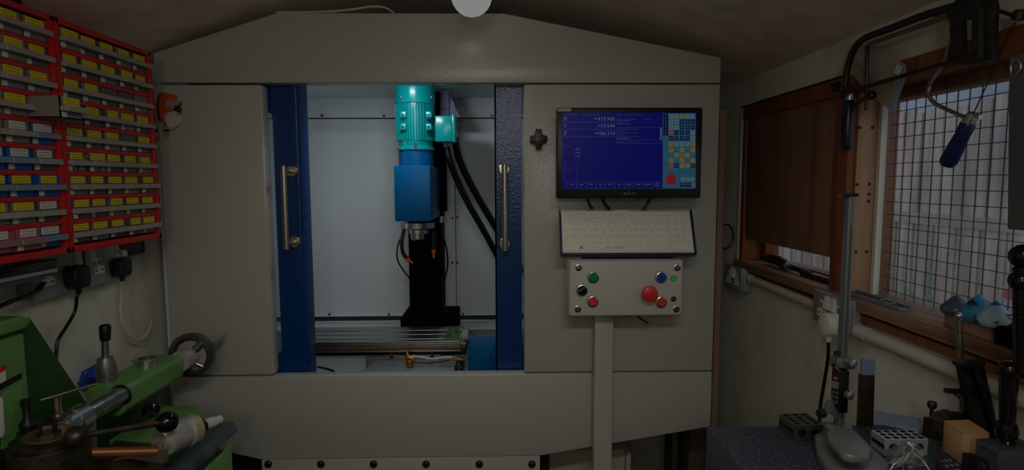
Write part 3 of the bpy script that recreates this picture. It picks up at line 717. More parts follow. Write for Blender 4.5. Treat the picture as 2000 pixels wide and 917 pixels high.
teeth = MB()
for i in range(26):
    a = 2 * math.pi * i / 26; d = V((math.cos(a), 0, math.sin(a))); t = V((-d.z, 0, d.x))
    teeth.obox(A(YT - .150) + d * .0225, d * .002, V((0, .006, 0)), t * .0014)
part('chuck_teeth', teeth, CHROME, ck, kind='stuff', smooth=False)
part('chuck_nose', MB().lathe([(.021, 0), (.019, .006), (.010, .030), (.006, .034)], A(YT - .150), (0, -1, 0), 24), CHROME, ck)
# handwheel
hw = A(1.385)
whl = part('handwheel', MB().lathe([(.037, .006), (.037, -.006), (.043, -.010), (.0525, -.008), (.0535, 0), (.0525, .008), (.043, .010), (.037, .006)], hw, (0, 1, 0), 40, cap=False), mat('dark_bright_rim', (120, 116, 108), .3, .9), la, label='steel tailstock handwheel')
part('wheel_hub', MB().lathe([(.024, -.055), (.024, -.028), (.021, -.026), (.021, -.022), (.019, -.020), (.019, .004), (.012, .006)], hw, (0, 1, 0), 28), SOFTST, whl)
part('wheel_web', MB().lathe([(.041, .002), (.041, .005)], hw, (0, 1, 0), 40), SOFTST, whl)
part('wheel_spoke', MB().cyl(hw + V((.012, -.006, .014)), hw + V((.030, -.002, .034)), .010, .008, 14), STEEL, whl)
part('wheel_spoke', MB().cyl(hw + V((.012, -.006, -.020)), hw + V((.030, -.002, -.030)), .005, .0055, 12), CHROME, whl)
part('wheel_handle', MB().cyl(hw + V((.038, .008, .026)), hw + V((.042, .06, .028)), .007, .009, 14), CHROME, whl)
# lock lever on the tailstock
lb_ = PZ(209, 745, ztop_t)
part('lever_hub', MB().lathe([(.0165, 0), (.018, .002), (.0185, .030), (.0135, .050), (.011, .051)], lb_, (0, 0, 1), 28), mat('satin_grey_steel', (150, 150, 150), .35, .8), la, label='satin steel lock lever hub')
lt_ = lb_ + V((.0, 0, .05)); lv = lb_ + V((.002, 0, .104))
part('lever_rod', MB().cyl(lt_, lv, .0068, .006, 14), STEEL, la)
part('lever_knob', MB().lathe([(.008, 0), (.0095, .004), (.0105, .026), (.009, .031), (.003, .033)], lv - V((0, 0, .020)), (.05, 0, 1), 18), BLACK, la, label='black lever knob')
# headstock cover and chip guard on the left
XG = -.80
gt = [PX(58, 618, XG), PX(172, 790, XG), PX(175, 860, XG), PX(20, 900, XG), PX(20, 640, XG)]
part('chip_guard', MB().prism(gt, (-.006, 0, 0)), DGREEN, la, .001, label='dark green triangular chip guard')
XH = -.775
hb = MB().box((XH, .70, ZC - .60), (XH - .12, PX(51, 700, XH).y, PX(51, 648, XH).z))
part('headstock', hb, GREEN, la, .003)
part('headstock_lid', MB().prism([PX(62, 620, XH + .012), PX(60, 628, XH + .012), PX(50, 640, XH + .012), (XH + .012, .70, PX(50, 640, XH + .012).z), (XH + .012, .70, PX(42, 616, XH + .012).z), PX(42, 616, XH + .012)], (-.03, 0, 0)), GREEN, la, .002)
part('cover_slot', MB().prism([PX(0, 762, XH + .001), PX(43, 738, XH + .001), PX(43, 727, XH + .001), PX(0, 749, XH + .001)], (-.004, 0, 0)), BLACK, la)
part('cover_rib', MB().prism([PX(0, 768, XH + .001), PX(36, 748, XH + .001), PX(44, 760, XH + .001), PX(44, 860, XH + .001), PX(0, 880, XH + .001)], (.004, 0, 0)), GREEN, la, .002)
pl_ = part('warning_plate', MB().prism([PX(-18, 758, XH + .002), PX(11, 742, XH + .002), PX(10, 722, XH + .002), PX(-18, 736, XH + .002)], (.001, 0, 0)), LABELW, la, label='white and red warning plate')
part('red_band', MB().prism([PX(-18, 736, XH + .002), PX(10, 722, XH + .002), PX(10, 712, XH + .002), PX(-18, 726, XH + .002)], (.001, 0, 0)), mat('red_band', (200, 30, 30), .5), pl_)
part('white_handle', MB().prism([PX(-30, 862, XH + .02), PX(-7, 852, XH + .02), PX(-4, 842, XH + .02), PX(-8, 775, XH + .02), PX(-30, 770, XH + .02)], (.012, 0, 0)), WHITEP, la, .003)
# bed end casting under the tailstock
zb_ = ZC - .505
bed = [PZ(212, 858, zb_), PZ(308, 800, zb_), PZ(318, 791, zb_), PZ(376, 791, zb_), PZ(393, 801, zb_), PZ(392, 812, zb_), PZ(322, 865, zb_)]
be = part('bed_end_cover', MB().prism(bed, (0, 0, -.05)), GREEN, la, .003, label='green bed end cover')
ec = (bed[4] + bed[5]) / 2
p = PY(377, 827, bed[5].y - .02); part('cover_knob', MB().cyl(p, p + V((.01, 0, 0)), .006, n=12), BLACK, be)
rl = part('bed_bar', MB().hexa([(-.652, .80, ZC - .556), (-.590, .80, ZC - .556), (-.590, 1.285, ZC - .556), (-.652, 1.285, ZC - .556),
                                (-.630, .80, ZC - .534), (-.598, .80, ZC - .534), (-.598, 1.285, ZC - .534), (-.630, 1.285, ZC - .534)]), mat('blue_grey_steel', (96, 114, 122), .4, .5, var=(30, (70, 84, 92), .4, .7)), la, .001, label='blue grey steel bed bar')
gb0, gb1 = PY(392, 871, 1.10), PY(449, 868, 1.20)
gb = part('feed_gearbox', MB().box((PY(405, 880, 1.1).x, 1.09, ZC - .75), (PY(449, 868, 1.2).x, 1.20, PY(449, 866, 1.2).z)), GREEN, la, .003)
for py in (884, 893, 903):
    p = PY(449, py, 1.15); p.x = PY(449, 868, 1.2).x
    part('screw_hole', MB().cyl(p + V((-.004, 0, 0)), p + V((.0006, 0, 0)), .004, n=10), BLACK, gb)
# cross slide, compound and its dial
CS = .95
part('cross_slide', MB().hexa([PY(150, 930, .90), PY(300, 960, .95), PY(322, 868, 1.03), PY(225, 858, 1.03)] + [p + V((0, 0, -.05)) for p in (PY(150, 930, .90), PY(300, 960, .95), PY(322, 868, 1.03), PY(225, 858, 1.03))]), DARKST, la, .002, label='oily steel compound slide')
part('slide_end_plate', MB().hexa([PY(170, 917, .94), PY(318, 862, 1.0), PY(318, 905, 1.0), PY(170, 975, .94), PY(176, 913, .955), PY(330, 855, 1.02), PY(330, 902, 1.02), PY(176, 970, .955)]), mat('worn_grey_plate', (150, 142, 132), .4, .8, var=(25, (96, 84, 72), .4, .7)), la, .001)
d0, d1, d2 = PY(322, 858, 1.02), PY(368, 842, 1.07), PY(425, 820, 1.13)
da = d2 - d0
dg_ = part('compound_dial', MB().lathe([(.018, -.012), (.018, 0), (.0275, .001), (.0275, .030), (.025, .034), (.025, .044), (.0275, .0445), (.0275, .062), (.022, .0665)], d0, da, 32), SOFTST, la, label='steel graduated dial')
part('graduated_ring', MB().lathe([(.0279, .046), (.0279, .061)], d0, da, 32), mat('aged_dial_ring', (176, 164, 130), .5, .3), dg_)
part('dial_neck', MB().lathe([(.012, .066), (.012, .084)], d0, da, 18), BLACK, la)
part('crank_handle', MB().lathe([(.0105, .082), (.0105, .108), (.0085, .109), (.0085, .124), (.006, .126)], d0, da, 18), mat('white_handle_plastic', (196, 192, 190), .45), la, label='pale crank handle')
# quick change tool post
tz = PZ(100, 875, ZC - .42)
tc_ = V((PY(98, 870, .90).x, .90, 0)); zt_ = PY(98, 893, .85).z
tp = part('tool_post', MB().lathe([(.054, ZC - .60), (.054, zt_), (.052, zt_ + .002)], tc_, (0, 0, 1), 40), DARKST, la, label='oily steel quick change tool post')
part('post_ring', MB().lathe([(.046, zt_), (.046, zt_ + .010), (.043, zt_ + .012)], tc_ + V((-.004, 0, 0)), (0, 0, 1), 36), DARKST, tp)
part('post_plate', MB().lathe([(.036, zt_ + .010), (.036, zt_ + .014), (.034, zt_ + .015), (.030, zt_ + .0135)], tc_ + V((-.002, .004, 0)), (0, 0, 1), 36), mat('brassy_worn_plate', (150, 130, 96), .35, .8), tp)
part('post_nut', MB().lathe([(.016, zt_ + .013), (.016, zt_ + .017), (.0115, zt_ + .0175), (.0115, zt_ + .027), (.010, zt_ + .029)], tc_ + V((-.004, .004, 0)), (0, 0, 1), 6), DARKST, tp)
mb = MB(); text_into(mb, 'AXA', V((PY(98, 903, .846).x, .8448, PY(98, 903, .846).z)), (1, -.04, 0), (0, 0, 1), .009, 'CENTER', 1.3)
part('engraved_letters', mb, INK, tp)
for px, py in ((123, 905), (140, 900)):
    p = PY(px, py, .846 + (.004 if px > 130 else .0)); part('set_screw', MB().cyl(p + V((0, -.003, 0)), p + V((0, .01, 0)), .0028, n=8), BLACK, tp)
part('post_slot', MB().box(PY(136, 888, .862), PY(141, 866, .88)), BLACK, tp)
part('tool_holder', MB().box((tc_.x - .11, .86, ZC - .62), (tc_.x - .05, .93, zt_ - .004)), DARKST, la, .002)
part('holder_screw', MB().cyl(PY(28, 880, .88), PY(28, 862, .88), .007, n=12), DARKST, la)
part('holder_screw', MB().lathe([(.016, 0), (.016, .010), (.010, .012), (.010, .018), (.0125, .019), (.005, .03), (.005, .05), (.007, .051), (.007, .06)], PY(56, 850, .93), (0, 0, 1), 18), BLACK, la)
part('holder_stud', MB().cyl(PY(57, 852, .93), PY(57, 840, .93), .018, .018, 20), mat('brassy_worn_plate', (150, 130, 96), .35, .8), la)
# clamping lever with ball ends
b0, b1 = PY(149, 852, .88), PY(322, 824, .99)
part('lever_boss', MB().ball(b0, .0165, 18), DARKST, la)
part('clamp_lever', MB().cyl(b0, b1, .0048, .0055, 12), DARKST, la)
part('lever_ball', MB().lathe([(.007, -.012), (.010, -.012), (.0165, -.006), (.0185, .004), (.016, .014), (.009, .020), (.002, .0215)], b1, b1 - b0, 20), GLOSSBLK, la, label='glossy black ball knob')
kb = PY(296, 800, 1.16)
part('clamp_knob', MB().lathe([(.006, -.02), (.014, -.014), (.017, -.002), (.013, .008), (.004, .011)], kb, (.6, -.3, .5), 16), GLOSSBLK, la)
part('clamp_lever_lower', MB().cyl(PY(270, 832, 1.10), kb, .005, n=8), BLACK, la)
part('brown_handle', MB().cyl(PY(168, 883, .92), PY(307, 880, .97), .0075, .0078, 14), mat('copper_brown_bar', (150, 96, 56), .45, .6), la, label='coppery brown handle bar')
part('apron', MB().box((-.80, .80, ZC - .8), (-.62, 1.05, ZC - .60)), DGREEN, la)
part('bed', MB().box((-.86, .75, ZC - .72), (-.66, 1.34, ZC - .575)), DGREEN, la)
part('bed_stand', MB().box((-.88, .72, 0), (-.60, 1.22, ZC - .721)), DGREEN, la)
# chuck key standing on the tool post
k0 = PY(115, 815, .965)
ky = thing('chuck_key', 'steel T handled chuck key standing in the drill chuck', 'chuck key', PY(113, 822, .965))
part('shaft', MB().lathe([(.012, 0), (.012, .006), (.0065, .007), (.0065, .036), (.0075, .037), (.0075, .040)], PY(113, 816, .965), (0, 0, 1), 16), STEEL, ky)
part('cross_bar', MB().cyl(PY(78, 781, .93), PY(185, 750, .99), .0028, n=10), STEEL, ky)
part('pinion', MB().lathe([(.006, -.012), (.011, -.008), (.012, 0)], PY(113, 816, .965), (0, 0, 1), 14), DARKST, ky)
# shaft collar lying on the tailstock
cc = PZ(287, 711, ztop_t)
cl = thing('shaft_collar', 'silver clamp collar lying on top of the green tailstock', 'collar', cc)
part('ring', MB().lathe([(.017, .001), (.022, .001), (.022, .014), (.017, .014), (.017, .001)], cc, (0, 0, 1), 28, cap=False), CHROME, cl)
for d, rr in ((V((.020, -.012, .0075)), .0085), (V((-.024, .0, .0075)), .006)):
    part('clamp_screw', MB().lathe([(rr, 0), (rr, .012), (rr * .5, .0122), (rr * .4, .009)], cc + d + V((-.004, .004, 0)), (.7, -.7, 0), 14), CHROME, cl)
# blue tray behind the guard
bt = MB().prism([PY(138, 737, 1.28), PY(189, 709, 1.30), PY(215, 722, 1.30), PY(215, 765, 1.28), PY(165, 765, 1.26)], (0, .01, 0))
bl = single('blue_tray', bt, mat('blue_tray_plastic', (10, 76, 176), .4), 'blue plastic tray standing between lathe guard and wall', 'tray', bevel=.002)
part('tray_slot', MB().prism([PY(166, 737, 1.262), PY(186, 736, 1.262), PY(186, 745, 1.262), PY(166, 745, 1.262)], (0, .003, 0)), DBLUE, bl)
part('tray_screw', MB().ball(PY(168, 727, 1.265), .003, 8), CHROME, bl)

# ================================================================ control pedestal, keyboard, monitor
def PZP(poly, y): return [PY(a, b, y) for a, b in poly]
cp = thing('control_pedestal', 'grey control box with coloured push buttons on a square post', 'control box', (PY(1178, 800, 1.45).x, 1.45, 0))
yb = 1.392
bx0, bx1, bz0, bz1 = PY(1112.5, 560, yb).x, PY(1334, 560, yb).x, PY(1220, 617, yb).z, PY(1220, 508, yb).z
BOXG = mat('control_box_grey', (196, 194, 182), .45, bump=(300, .06))
part('post', MB().box((PY(1161, 760, 1.45).x, 1.45, 0), (PY(1197, 760, 1.45).x, 1.49, bz1 - .01)), GREY, cp, .003)
part('box_body', MB().box((bx0 - .001, yb + .012, bz0 - .001), (bx1 + .001, 1.449, bz1 + .001)), BOXG, cp, .005)
fp = part('front_plate', MB().box((bx0, yb, bz0), (bx1, yb + .0115, bz1)), BOXG, cp, .006, 3)
for px, py in ((1130, 522), (1323, 522), (1128.5, 603), (1321, 603)):
    p = PY(px, py, yb)
    s_ = part('corner_screw', MB().lathe([(.0085, 0), (.0085, .0015), (.0075, .002)], p, (0, -1, 0), 18), CHROME, cp)
    part('washer', MB().lathe([(.0062, .002), (.0062, .0032)], p, (0, -1, 0), 16), BLACK, s_)
    part('screw_head', MB().lathe([(.0042, .0032), (.0042, .006), (.002, .0062), (.0018, .0045)], p, (0, -1, 0), 14), STEEL, s_)
def button(px, py, rgb, name, label, r=.0115):
    p = PY(px, py, yb)
    b = part('push_button', MB().lathe([(r + .003, 0), (r + .003, .003), (r + .002, .009), (r - .0002, .010), (r - .0004, .006)], p, (0, -1, 0), 28), CHROME, cp, label=label)
    part('button_cap', MB().lathe([(r - .0006, .004), (r - .0006, .0095), (r - .0016, .0105)], p, (0, -1, 0), 28), mat(name, rgb, .35), b)
button(1158, 540, (0, 132, 84), 'button_green', 'green push button')
button(1157, 587, (220, 62, 54), 'button_red', 'red push button on the left')
button(1290, 540, (12, 70, 165), 'button_blue', 'blue push button')
button(1290, 588, (220, 62, 54), 'button_red', 'red push button on the right')
p = PY(1264, 569, yb)
es = part('emergency_stop', MB().lathe([(.0115, 0), (.0115, .008), (.010, .010), (.010, .018)], p, (0, -1, 0), 28), BLACK, cp, label='large red mushroom stop button')
part('mushroom_head', MB().lathe([(.013, .016), (.0185, .020), (.0195, .027), (.018, .032), (.010, .035), (.003, .0355)], p, (0, -1, 0), 32), mat('estop_red', (226, 44, 58), .35), es)
p = PY(1136, 565, yb)
se = part('selector_switch', MB().lathe([(.0145, 0), (.0145, .003), (.0135, .009), (.0115, .010)], p, (0, -1, 0), 28), CHROME, cp, label='black rotary selector')
part('selector_knob', MB().lathe([(.0112, .008), (.011, .013), (.010, .014)], p, (0, -1, 0), 24).obox(p + V((0, -.017, 0)), (.0085, 0, .0055), (0, .004, 0), (-.0018, 0, .003)), GLOSSBLK, se)
for py, rgb, nm, lbl in ((543, (40, 190, 60), 'led_green', 'lit green indicator'), (583, (96, 20, 28), 'led_red', 'unlit dark red indicator')):
    p = PY(1315, py, yb)
    i_ = part('indicator_lamp', MB().lathe([(.0075, 0), (.0075, .002), (.006, .004), (.0055, .002)], p, (0, -1, 0), 18), CHROME, cp, label=lbl)
    part('lens', MB().lathe([(.0055, .002), (.005, .0045), (.003, .0065), (.001, .007)], p, (0, -1, 0), 16), emit('led_glow', (50, 200, 70), .8) if py == 543 else mat(nm, rgb, .25), i_)
single('box_lead', MB().tube(spline([PY(1244, 617, 1.42), PY(1252, 622, 1.42), PY(1266, 631, 1.43)]), .0022, 6), RUBBER, 'short black lead end poking out below the control box', 'cable')
# keyboard on its tray
yt_, yk_ = 1.432, 1.385
K = [PY(1095, 411, yt_), PY(1348, 411, yt_), PY(1357, 493, yk_), PY(1099, 493, yk_)]
ku = ((K[1] - K[0]) + (K[2] - K[3])) / 2; kv = ((K[3] - K[0]) + (K[2] - K[1])) / 2
ko = (K[0] + K[1] + K[2] + K[3]) / 4 - ku / 2 - kv / 2
kn = kv.cross(ku).normalized()
if kn.y > 0: kn = -kn
NAVY = mat('navy_steel_tray', (10, 26, 72), .4)
def kq(u, v, n=0): return ko + ku * u + kv * v + kn * n
def kbox(u0, v0, u1, v1, n0, n1): return MB().hexa([kq(u0, v0, n0), kq(u1, v0, n0), kq(u1, v1, n0), kq(u0, v1, n0), kq(u0, v0, n1), kq(u1, v0, n1), kq(u1, v1, n1), kq(u0, v1, n1)])
tr = thing('keyboard_tray', 'dark blue sheet metal tray holding the white keyboard', 'tray', kq(.5, 1, -.02))
part('tray_plate', kbox(-.012, -.02, 1.012, 1.03, -.018, -.0145), NAVY, tr, .001)
part('tray_lip', kbox(-.012, 1.012, 1.012, 1.045, -.018, .002), NAVY, tr, .001)
part('tray_side', kbox(-.013, -.03, -.005, 1.03, -.0145, .003), NAVY, tr, .001)
part('tray_side', kbox(1.005, -.03, 1.014, 1.03, -.0145, .003), NAVY, tr, .001)
part('tray_bracket', MB().box((PY(1136, 500, 1.43).x, 1.415, bz1 + .001), (PY(1312, 500, 1.43).x, 1.4985, kq(0, 1, -.018).z + .006)), NAVY, tr, .001)
kb_ = thing('keyboard', 'white sealed keyboard with number pad lying in the blue tray', 'keyboard', kq(.5, 1, -.014))
KEYW = mat('keyboard_white', (222, 216, 202), .5)
part('keyboard_body', kbox(0, 0, 1, 1, -.014, 0), KEYW, kb_, .003)
part('keyboard_edge_tab', kbox(.42, -.03, .53, 0.005, -.012, -.002), KEYW, kb_, .002)
KEYM = mat('key_white', (228, 222, 208), .55)
U = .0525
rows = [(.035, .125, [(.0 + i * (.965 / 19.0)) for i in range(19)] + [.965]),
        (.14, .29, None), (.30, .455, None), (.465, .62, None), (.63, .785, None), (.795, .955, None)]
lay = {1: [1] * 13 + [2.25], 2: [1.5] + [1] * 12 + [1.75], 3: [1.75] + [1] * 12 + [1.5], 4: [1.3] + [1] * 11 + [2.95], 5: [1, 1, 1, 1, 5.1, 1, 1, 1, 1.05, 1.05, 1.05]}
legs = {1: list("`1234567890-=") + [''], 2: ['Tab'] + list("QWERTYUIOP[]") + [''], 3: ['Caps'] + list("ASDFGHJKL;'#") + [''], 4: ['Shift'] + list("ZXCVBNM,./") + ['', 'Shift'], 5: ['Ctrl', 'Fn', '', 'Alt', '', 'AltGr', '', 'Ctrl', '', '', '']}
leg = MB(); kd = kv.normalized(); kx = ku.normalized()
for ri, (v0, v1, xs) in enumerate(rows):
    cells = []
    if xs: cells = [(xs[i] + .018, xs[i + 1] + .018, '') for i in range(19)]
    else:
        tot = sum(lay[ri]); k = .785 / tot; u = .018
        for w, s in zip(lay[ri], legs[ri]): cells.append((u, u + w * k, s)); u += w * k
        npd = [1, 1, 1] if ri < 5 else [1, 2]
        u = .818
        for w, s in zip(npd, {1: '/*-', 2: '789', 3: '456', 4: '123', 5: '0.'}[ri]): cells.append((u, u + w * .0565, s)); u += w * .0565
    for u0, u1, s in cells:
        e = .0022; f = .007
        m_ = MB().hexa([kq(u0 + e, v0 + f, 0), kq(u1 - e, v0 + f, 0), kq(u1 - e, v1 - f, 0), kq(u0 + e, v1 - f, 0),
                        kq(u0 + e * 1.4, v0 + f * 1.4, .0016), kq(u1 - e * 1.4, v0 + f * 1.4, .0016), kq(u1 - e * 1.4, v1 - f * 1.4, .0016), kq(u0 + e * 1.4, v1 - f * 1.4, .0016)])
        part('key', m_, KEYM, kb_, smooth=False)
        if s: text_into(leg, s, kq(u0 + .010, v0 + .055, .0018), kx, -kd, .0028 if len(s) == 1 else .0018)
        elif xs and cells.index((u0, u1, s)) < 13: text_into(leg, ('Esc' if cells.index((u0, u1, s)) == 0 else 'F%d' % cells.index((u0, u1, s))), kq(u0 + .008, v0 + .05, .0018), kx, -kd, .0018)
for i in (0, 1):
    for j in (0, 1): leg.add([kq(.133 + .012 * i + a * .010, .855 + .032 * j + b * .026, .0018) for a, b in ((0, 0), (1, 0), (1, 1), (0, 1))], [(0, 1, 2, 3)])
text_into(leg, 'SEAL SHIELD', kq(.40, .905, .0018), kx, -kd, .0042, 'CENTER', 1.45)
leg.add([kq(.375, .86, .0018), kq(.40, .845, .0018), kq(.425, .86, .0018), kq(.40, .852, .0018)], [(0, 1, 2, 3)])
part('key_legends', leg, mat('legend_grey', (92, 88, 84), .7), kb_, smooth=False, label='grey printed key legends')
# monitor
ym_ = 1.40
mx0, mx1, mz0, mz1 = PY(1087.5, 300, ym_).x, PY(1371, 300, ym_).x, PY(1230, 387, ym_).z, PY(1230, 209.5, ym_).z
mon = thing('monitor', 'black monitor showing blue machine control screen, mounted on the right panel', 'monitor', ((mx0 + mx1) / 2, ym_, mz0))
part('bezel', MB().box((mx0, ym_, mz0), (mx1, ym_ + .03, mz1)), mat('monitor_black', (18, 18, 18), .38), mon, .004)
part('rear_housing', MB().box((mx0 + .06, ym_ + .03, mz0 + .03), (mx1 - .06, ym_ + .06, mz1 - .03)), BLACK, mon, .006)
part('wall_bracket', MB().box((-.05 + (mx0 + mx1) / 2, ym_ + .06, -.05 + (mz0 + mz1) / 2), (.05 + (mx0 + mx1) / 2, Y0 - .001, .05 + (mz0 + mz1) / 2)), BLACK, mon)
part('asset_sticker', MB().box(PY(1089.5, 217.3, ym_ - .0006), PY(1115.5, 211.5, ym_)), mat('grey_sticker', (176, 174, 164), .6), mon, label='small pale sticker with faint print')
mb = MB(); text_into(mb, '3 7E WHT 1.16', PY(1093, 215.8, ym_ - .0012), (1, 0, 0), (0, 0, 1), .0028)
part('sticker_print', mb, mat('faint_print', (110, 108, 104), .7), mon, smooth=False)
mb = MB(); text_into(mb, 'ASUS', PY(1229, 380, ym_ - .0006), (1, 0, 0), (0.12, 0, 1), .0064, 'CENTER', 1.55)
part('logo_lettering', mb, mat('logo_silver', (120, 120, 122), .4, .5), mon, smooth=False)
ys_ = ym_ - .0005
def S(px, py, k=0): return PY(px, py, ys_ - .0004 * k)
sc_ = part('screen', MB().box(PY(1097.5, 368.5, ym_ - .0005), PY(1360, 219.8, ym_ + .002)), emit('screen_blue', (0, 6, 150), .9), mon, label='lit blue screen')
LAY = {}
def rect(col, x0, y0, x1, y1, k=1):
    LAY.setdefault(col, MB()).add([S(x0, y1, k), S(x1, y1, k), S(x1, y0, k), S(x0, y0, k)], [(0, 1, 2, 3)])
def oval(col, cx, cy, rx, ry, k=2, n=14):
    LAY.setdefault(col, MB()).add([S(cx + rx * math.cos(2 * math.pi * i / n), cy + ry * math.sin(2 * math.pi * i / n), k) for i in range(n)], [tuple(range(n))])
def txt(col, s, x, y, h, al='LEFT', k=2, w=1.0): text_into(LAY.setdefault(col, MB()), s, S(x, y, k), (1, 0, 0), (0, 0, 1), h * ym_ / F, al, w)
def outline(col, x0, y0, x1, y1, t=.5):
    rect(col, x0, y0, x1, y0 + t); rect(col, x0, y1 - t, x1, y1); rect(col, x0, y0, x0 + t, y1); rect(col, x1 - t, y0, x1, y1)
for nm, val, y in (('X', '+319.960', 235.3), ('Y', '+19.540', 249.0), ('Z', '+106.310', 263.4)):
    txt('pale', nm, 1100.6, y, 7); txt('pale', val, 1200.8, y, 7, 'RIGHT', 2, 1.04); rect('bar', 1098.5, y + 2.6, 1201.4, y + 4.6)
txt('mid', 'WCS #1 (G54)', 1103.5, 224.8, 2.7); txt('mid', 'Current Position (mm)', 1137, 224.8, 2.7)
txt('mid', 'Job Name: NG_ENG_LINKAGE.cnc', 1204.5, 224.8, 2.5); txt('mid', 'Tool:', 1204.5, 229.4, 2.2); txt('mid', 'T1  H1', 1222, 229.4, 2.2)
txt('mid', 'Feedrate: 100%  0.0 mm/min', 1204.5, 233.8, 2.2); txt('mid', 'Part Cnt:  0', 1258, 233.8, 2.2)
rect('mid', 1204.5, 235, 1231, 236); txt('mid', 'Spindle:', 1204.5, 239.6, 2.2); txt('mid', '0  0', 1245, 239.6, 2.2); txt('mid', 'Part #:  1', 1258, 239.6, 2.2); rect('mid', 1204.5, 241, 1231, 242)
outline('line', 1204, 248.5, 1293, 280); rect('line', 1204, 272, 1293, 272.5); rect('scroll', 1289, 248.5, 1293, 272)
for i, s in enumerate(('407 Z+ limit (#50001) tripped', '302 Moving...', '340 Z+ limit (#50001) cleared', '302 Moving...', '313 Waiting for dwell time (G4)')): txt('mid', s, 1206, 253 + 3.65 * i, 2.2)
txt('pale', '306 Job finished', 1206, 271.2, 2.3); txt('mid', 'Press CYCLE START to start job', 1206, 277.5, 2.3)
txt('mid', 'Dist to Go', 1100.5, 286.4, 2.6)
for i, s in enumerate('XYZ'): txt('mid', s, 1099.5, 292.3 + 7 * i, 2.6); txt('pale', '+0.000', 1133, 292.3 + 7 * i, 2.6, 'RIGHT')
for i, s in enumerate((('G00', 'G17', 'G21'), ('G40', 'G49', 'G50'), ('G90', 'G98', 'G54'), ('G61', 'G94', 'G97'), ('F0', '', 'S-1'), ('M5', 'M9', 'T-1'))):
    for j, q in enumerate(s):
        if q: txt('mid' if i % 2 == 0 else 'bar', q, 1099.5 + 12.5 * j, 319.8 + 6.3 * i, 2.5)
for i, s in enumerate(('Setup', 'Load', 'MDI', 'Run', 'CAM', 'Edit', 'Utility', 'Graph', 'Digitize', 'Shut')):
    x = 1108 + 18.5 * i; outline('line', x, 354.4, x + 18.6, 368.3, .45)
    txt('pale', s, x + 9.2, 360.8 if i < 9 else 358.2, 2.7, 'CENTER'); txt('mid', 'F%d' % (i + 1), x + 9.2, 367.2, 2.2, 'CENTER')
txt('pale', 'Down', 1108 + 18.5 * 9 + 9.2, 362.6, 2.7, 'CENTER')
rect('pad', 1294.5, 221, 1358.6, 368, .5); rect('navy', 1295.5, 222, 1305.4, 264.5)
rect('padline', 1295, 333.6, 1358, 334.2); rect('padline', 1327, 334, 1327.6, 366)
for i, ch in enumerate('PROGRAM'): txt('pale', ch, 1300.5, 227 + 5.6 * i, 2.4, 'CENTER')
cx = (1310.6, 1321.1, 1332.2, 1342.9, 1353.2); ry = (227, 237.5, 248.4, 258.9, 269.8, 281.1)
grid = ('lolll'.replace('lo', 'll').replace('lll', 'lll'), 'llnnn', 'llnnn', 'rknnl', 'nnnnl', 'ollli')
grid = ('lloll', 'llnnn', 'llnnn', 'rknnl', 'nnnnl', 'olllo')
cm_ = {'l': 'lt', 'o': 'orange', 'n': 'navy', 'r': 'red', 'k': 'black'}
for r_, rowc in enumerate(grid):
    for c_, ch in enumerate(rowc):
        x, y = cx[c_], ry[r_]; rect(cm_[ch], x - 4.2, y - 4.4, x + 4.2, y + 4.4, 2)
        rect('lt' if ch in 'nrk' else 'ink', x - 2.4, y - 1.6, x + 2.4, y - .9, 3); rect('lt' if ch in 'nrk' else 'ink', x - 1.6, y + .7, x + 1.8, y + 1.4, 3)
for x, y in ((cx[0], 292.7), (cx[2], 292.7), (cx[4], 292.7), (cx[1], 302.5), (cx[2], 302.5), (cx[3], 302.5), (cx[0], 313), (cx[2], 313), (cx[4], 313)):
    oval('orange', x, y, 5, 4.6); rect('ink', x - 2, y - .5, x + 2, y + .4, 3)
rect('black', cx[2] - 2.8, 299.6, cx[2] + 2.8, 300.8, 3); rect('black', cx[2] - 2.8, 304.3, cx[2] + 2.8, 305.4, 3)
for x, c_ in zip(cx, ('red', 'navy', 'orange', 'orange', 'dgreen')): rect(c_, x - 4.3, 319.6, x + 4.3, 327.6, 2); rect('lt', x - 1.5, 322.6, x + 1.5, 324.6, 3)
txt('ink', 'RESET', 1310.5, 338.8, 3.0, 'CENTER', 2, 1.25); rect('bigred', 1300.8, 340.4, 1320.2, 360, 2); rect('ink', 1306, 346.6, 1315, 347.6, 3); rect('ink', 1308, 349.6, 1313, 350.4, 3); rect('ink', 1306, 352.4, 1315, 353.2, 3)
txt('ink', 'ON', 1310.5, 364.4, 3.0, 'CENTER')
rect('padline', 1335, 335.5, 1351, 336.2); rect('padline', 1335, 339.5, 1351, 340.2)
txt('ink', 'JOG', 1342.8, 344.6, 2.6, 'CENTER')
for x0, x1, xt in ((1331.5, 1336, 1329), (1349.5, 1354, 1356.8)): rect('lt', x0, 345.8, x1, 353.4, 2); LAY['lt'].add([S(x0 if xt < x0 else x1, 345.8, 2), S(xt, 349.6, 2), S(x0 if xt < x0 else x1, 353.4, 2)], [(0, 1, 2)])
rect('lt', 1338, 345.8, 1347.5, 353.4, 2); rect('ink', 1340, 349, 1345.5, 350, 3)
rect('navy', 1328.5, 356.6, 1336, 364.6, 2); rect('navy', 1337.8, 356.6, 1349.6, 364.6, 2); rect('lt', 1339.6, 359, 1347.8, 360, 3); rect('lt', 1330, 359, 1334.6, 360, 3); rect('pink', 1351, 356.8, 1358, 364.6, 2)
COLS = {'pale': (150, 178, 215), 'mid': (104, 122, 172), 'bar': (52, 76, 150), 'line': (92, 116, 190), 'scroll': (104, 146, 190), 'pad': (62, 138, 172), 'navy': (16, 34, 112), 'padline': (36, 92, 124),
        'lt': (140, 176, 184), 'orange': (206, 160, 66), 'red': (204, 92, 92), 'black': (14, 26, 30), 'ink': (36, 62, 76), 'dgreen': (10, 62, 46), 'bigred': (200, 48, 62), 'pink': (190, 120, 130)}
for c_, mb in LAY.items(): part('screen_graphics', mb, emit('screen_' + c_, COLS[c_], .9), sc_, smooth=False, kind='stuff')
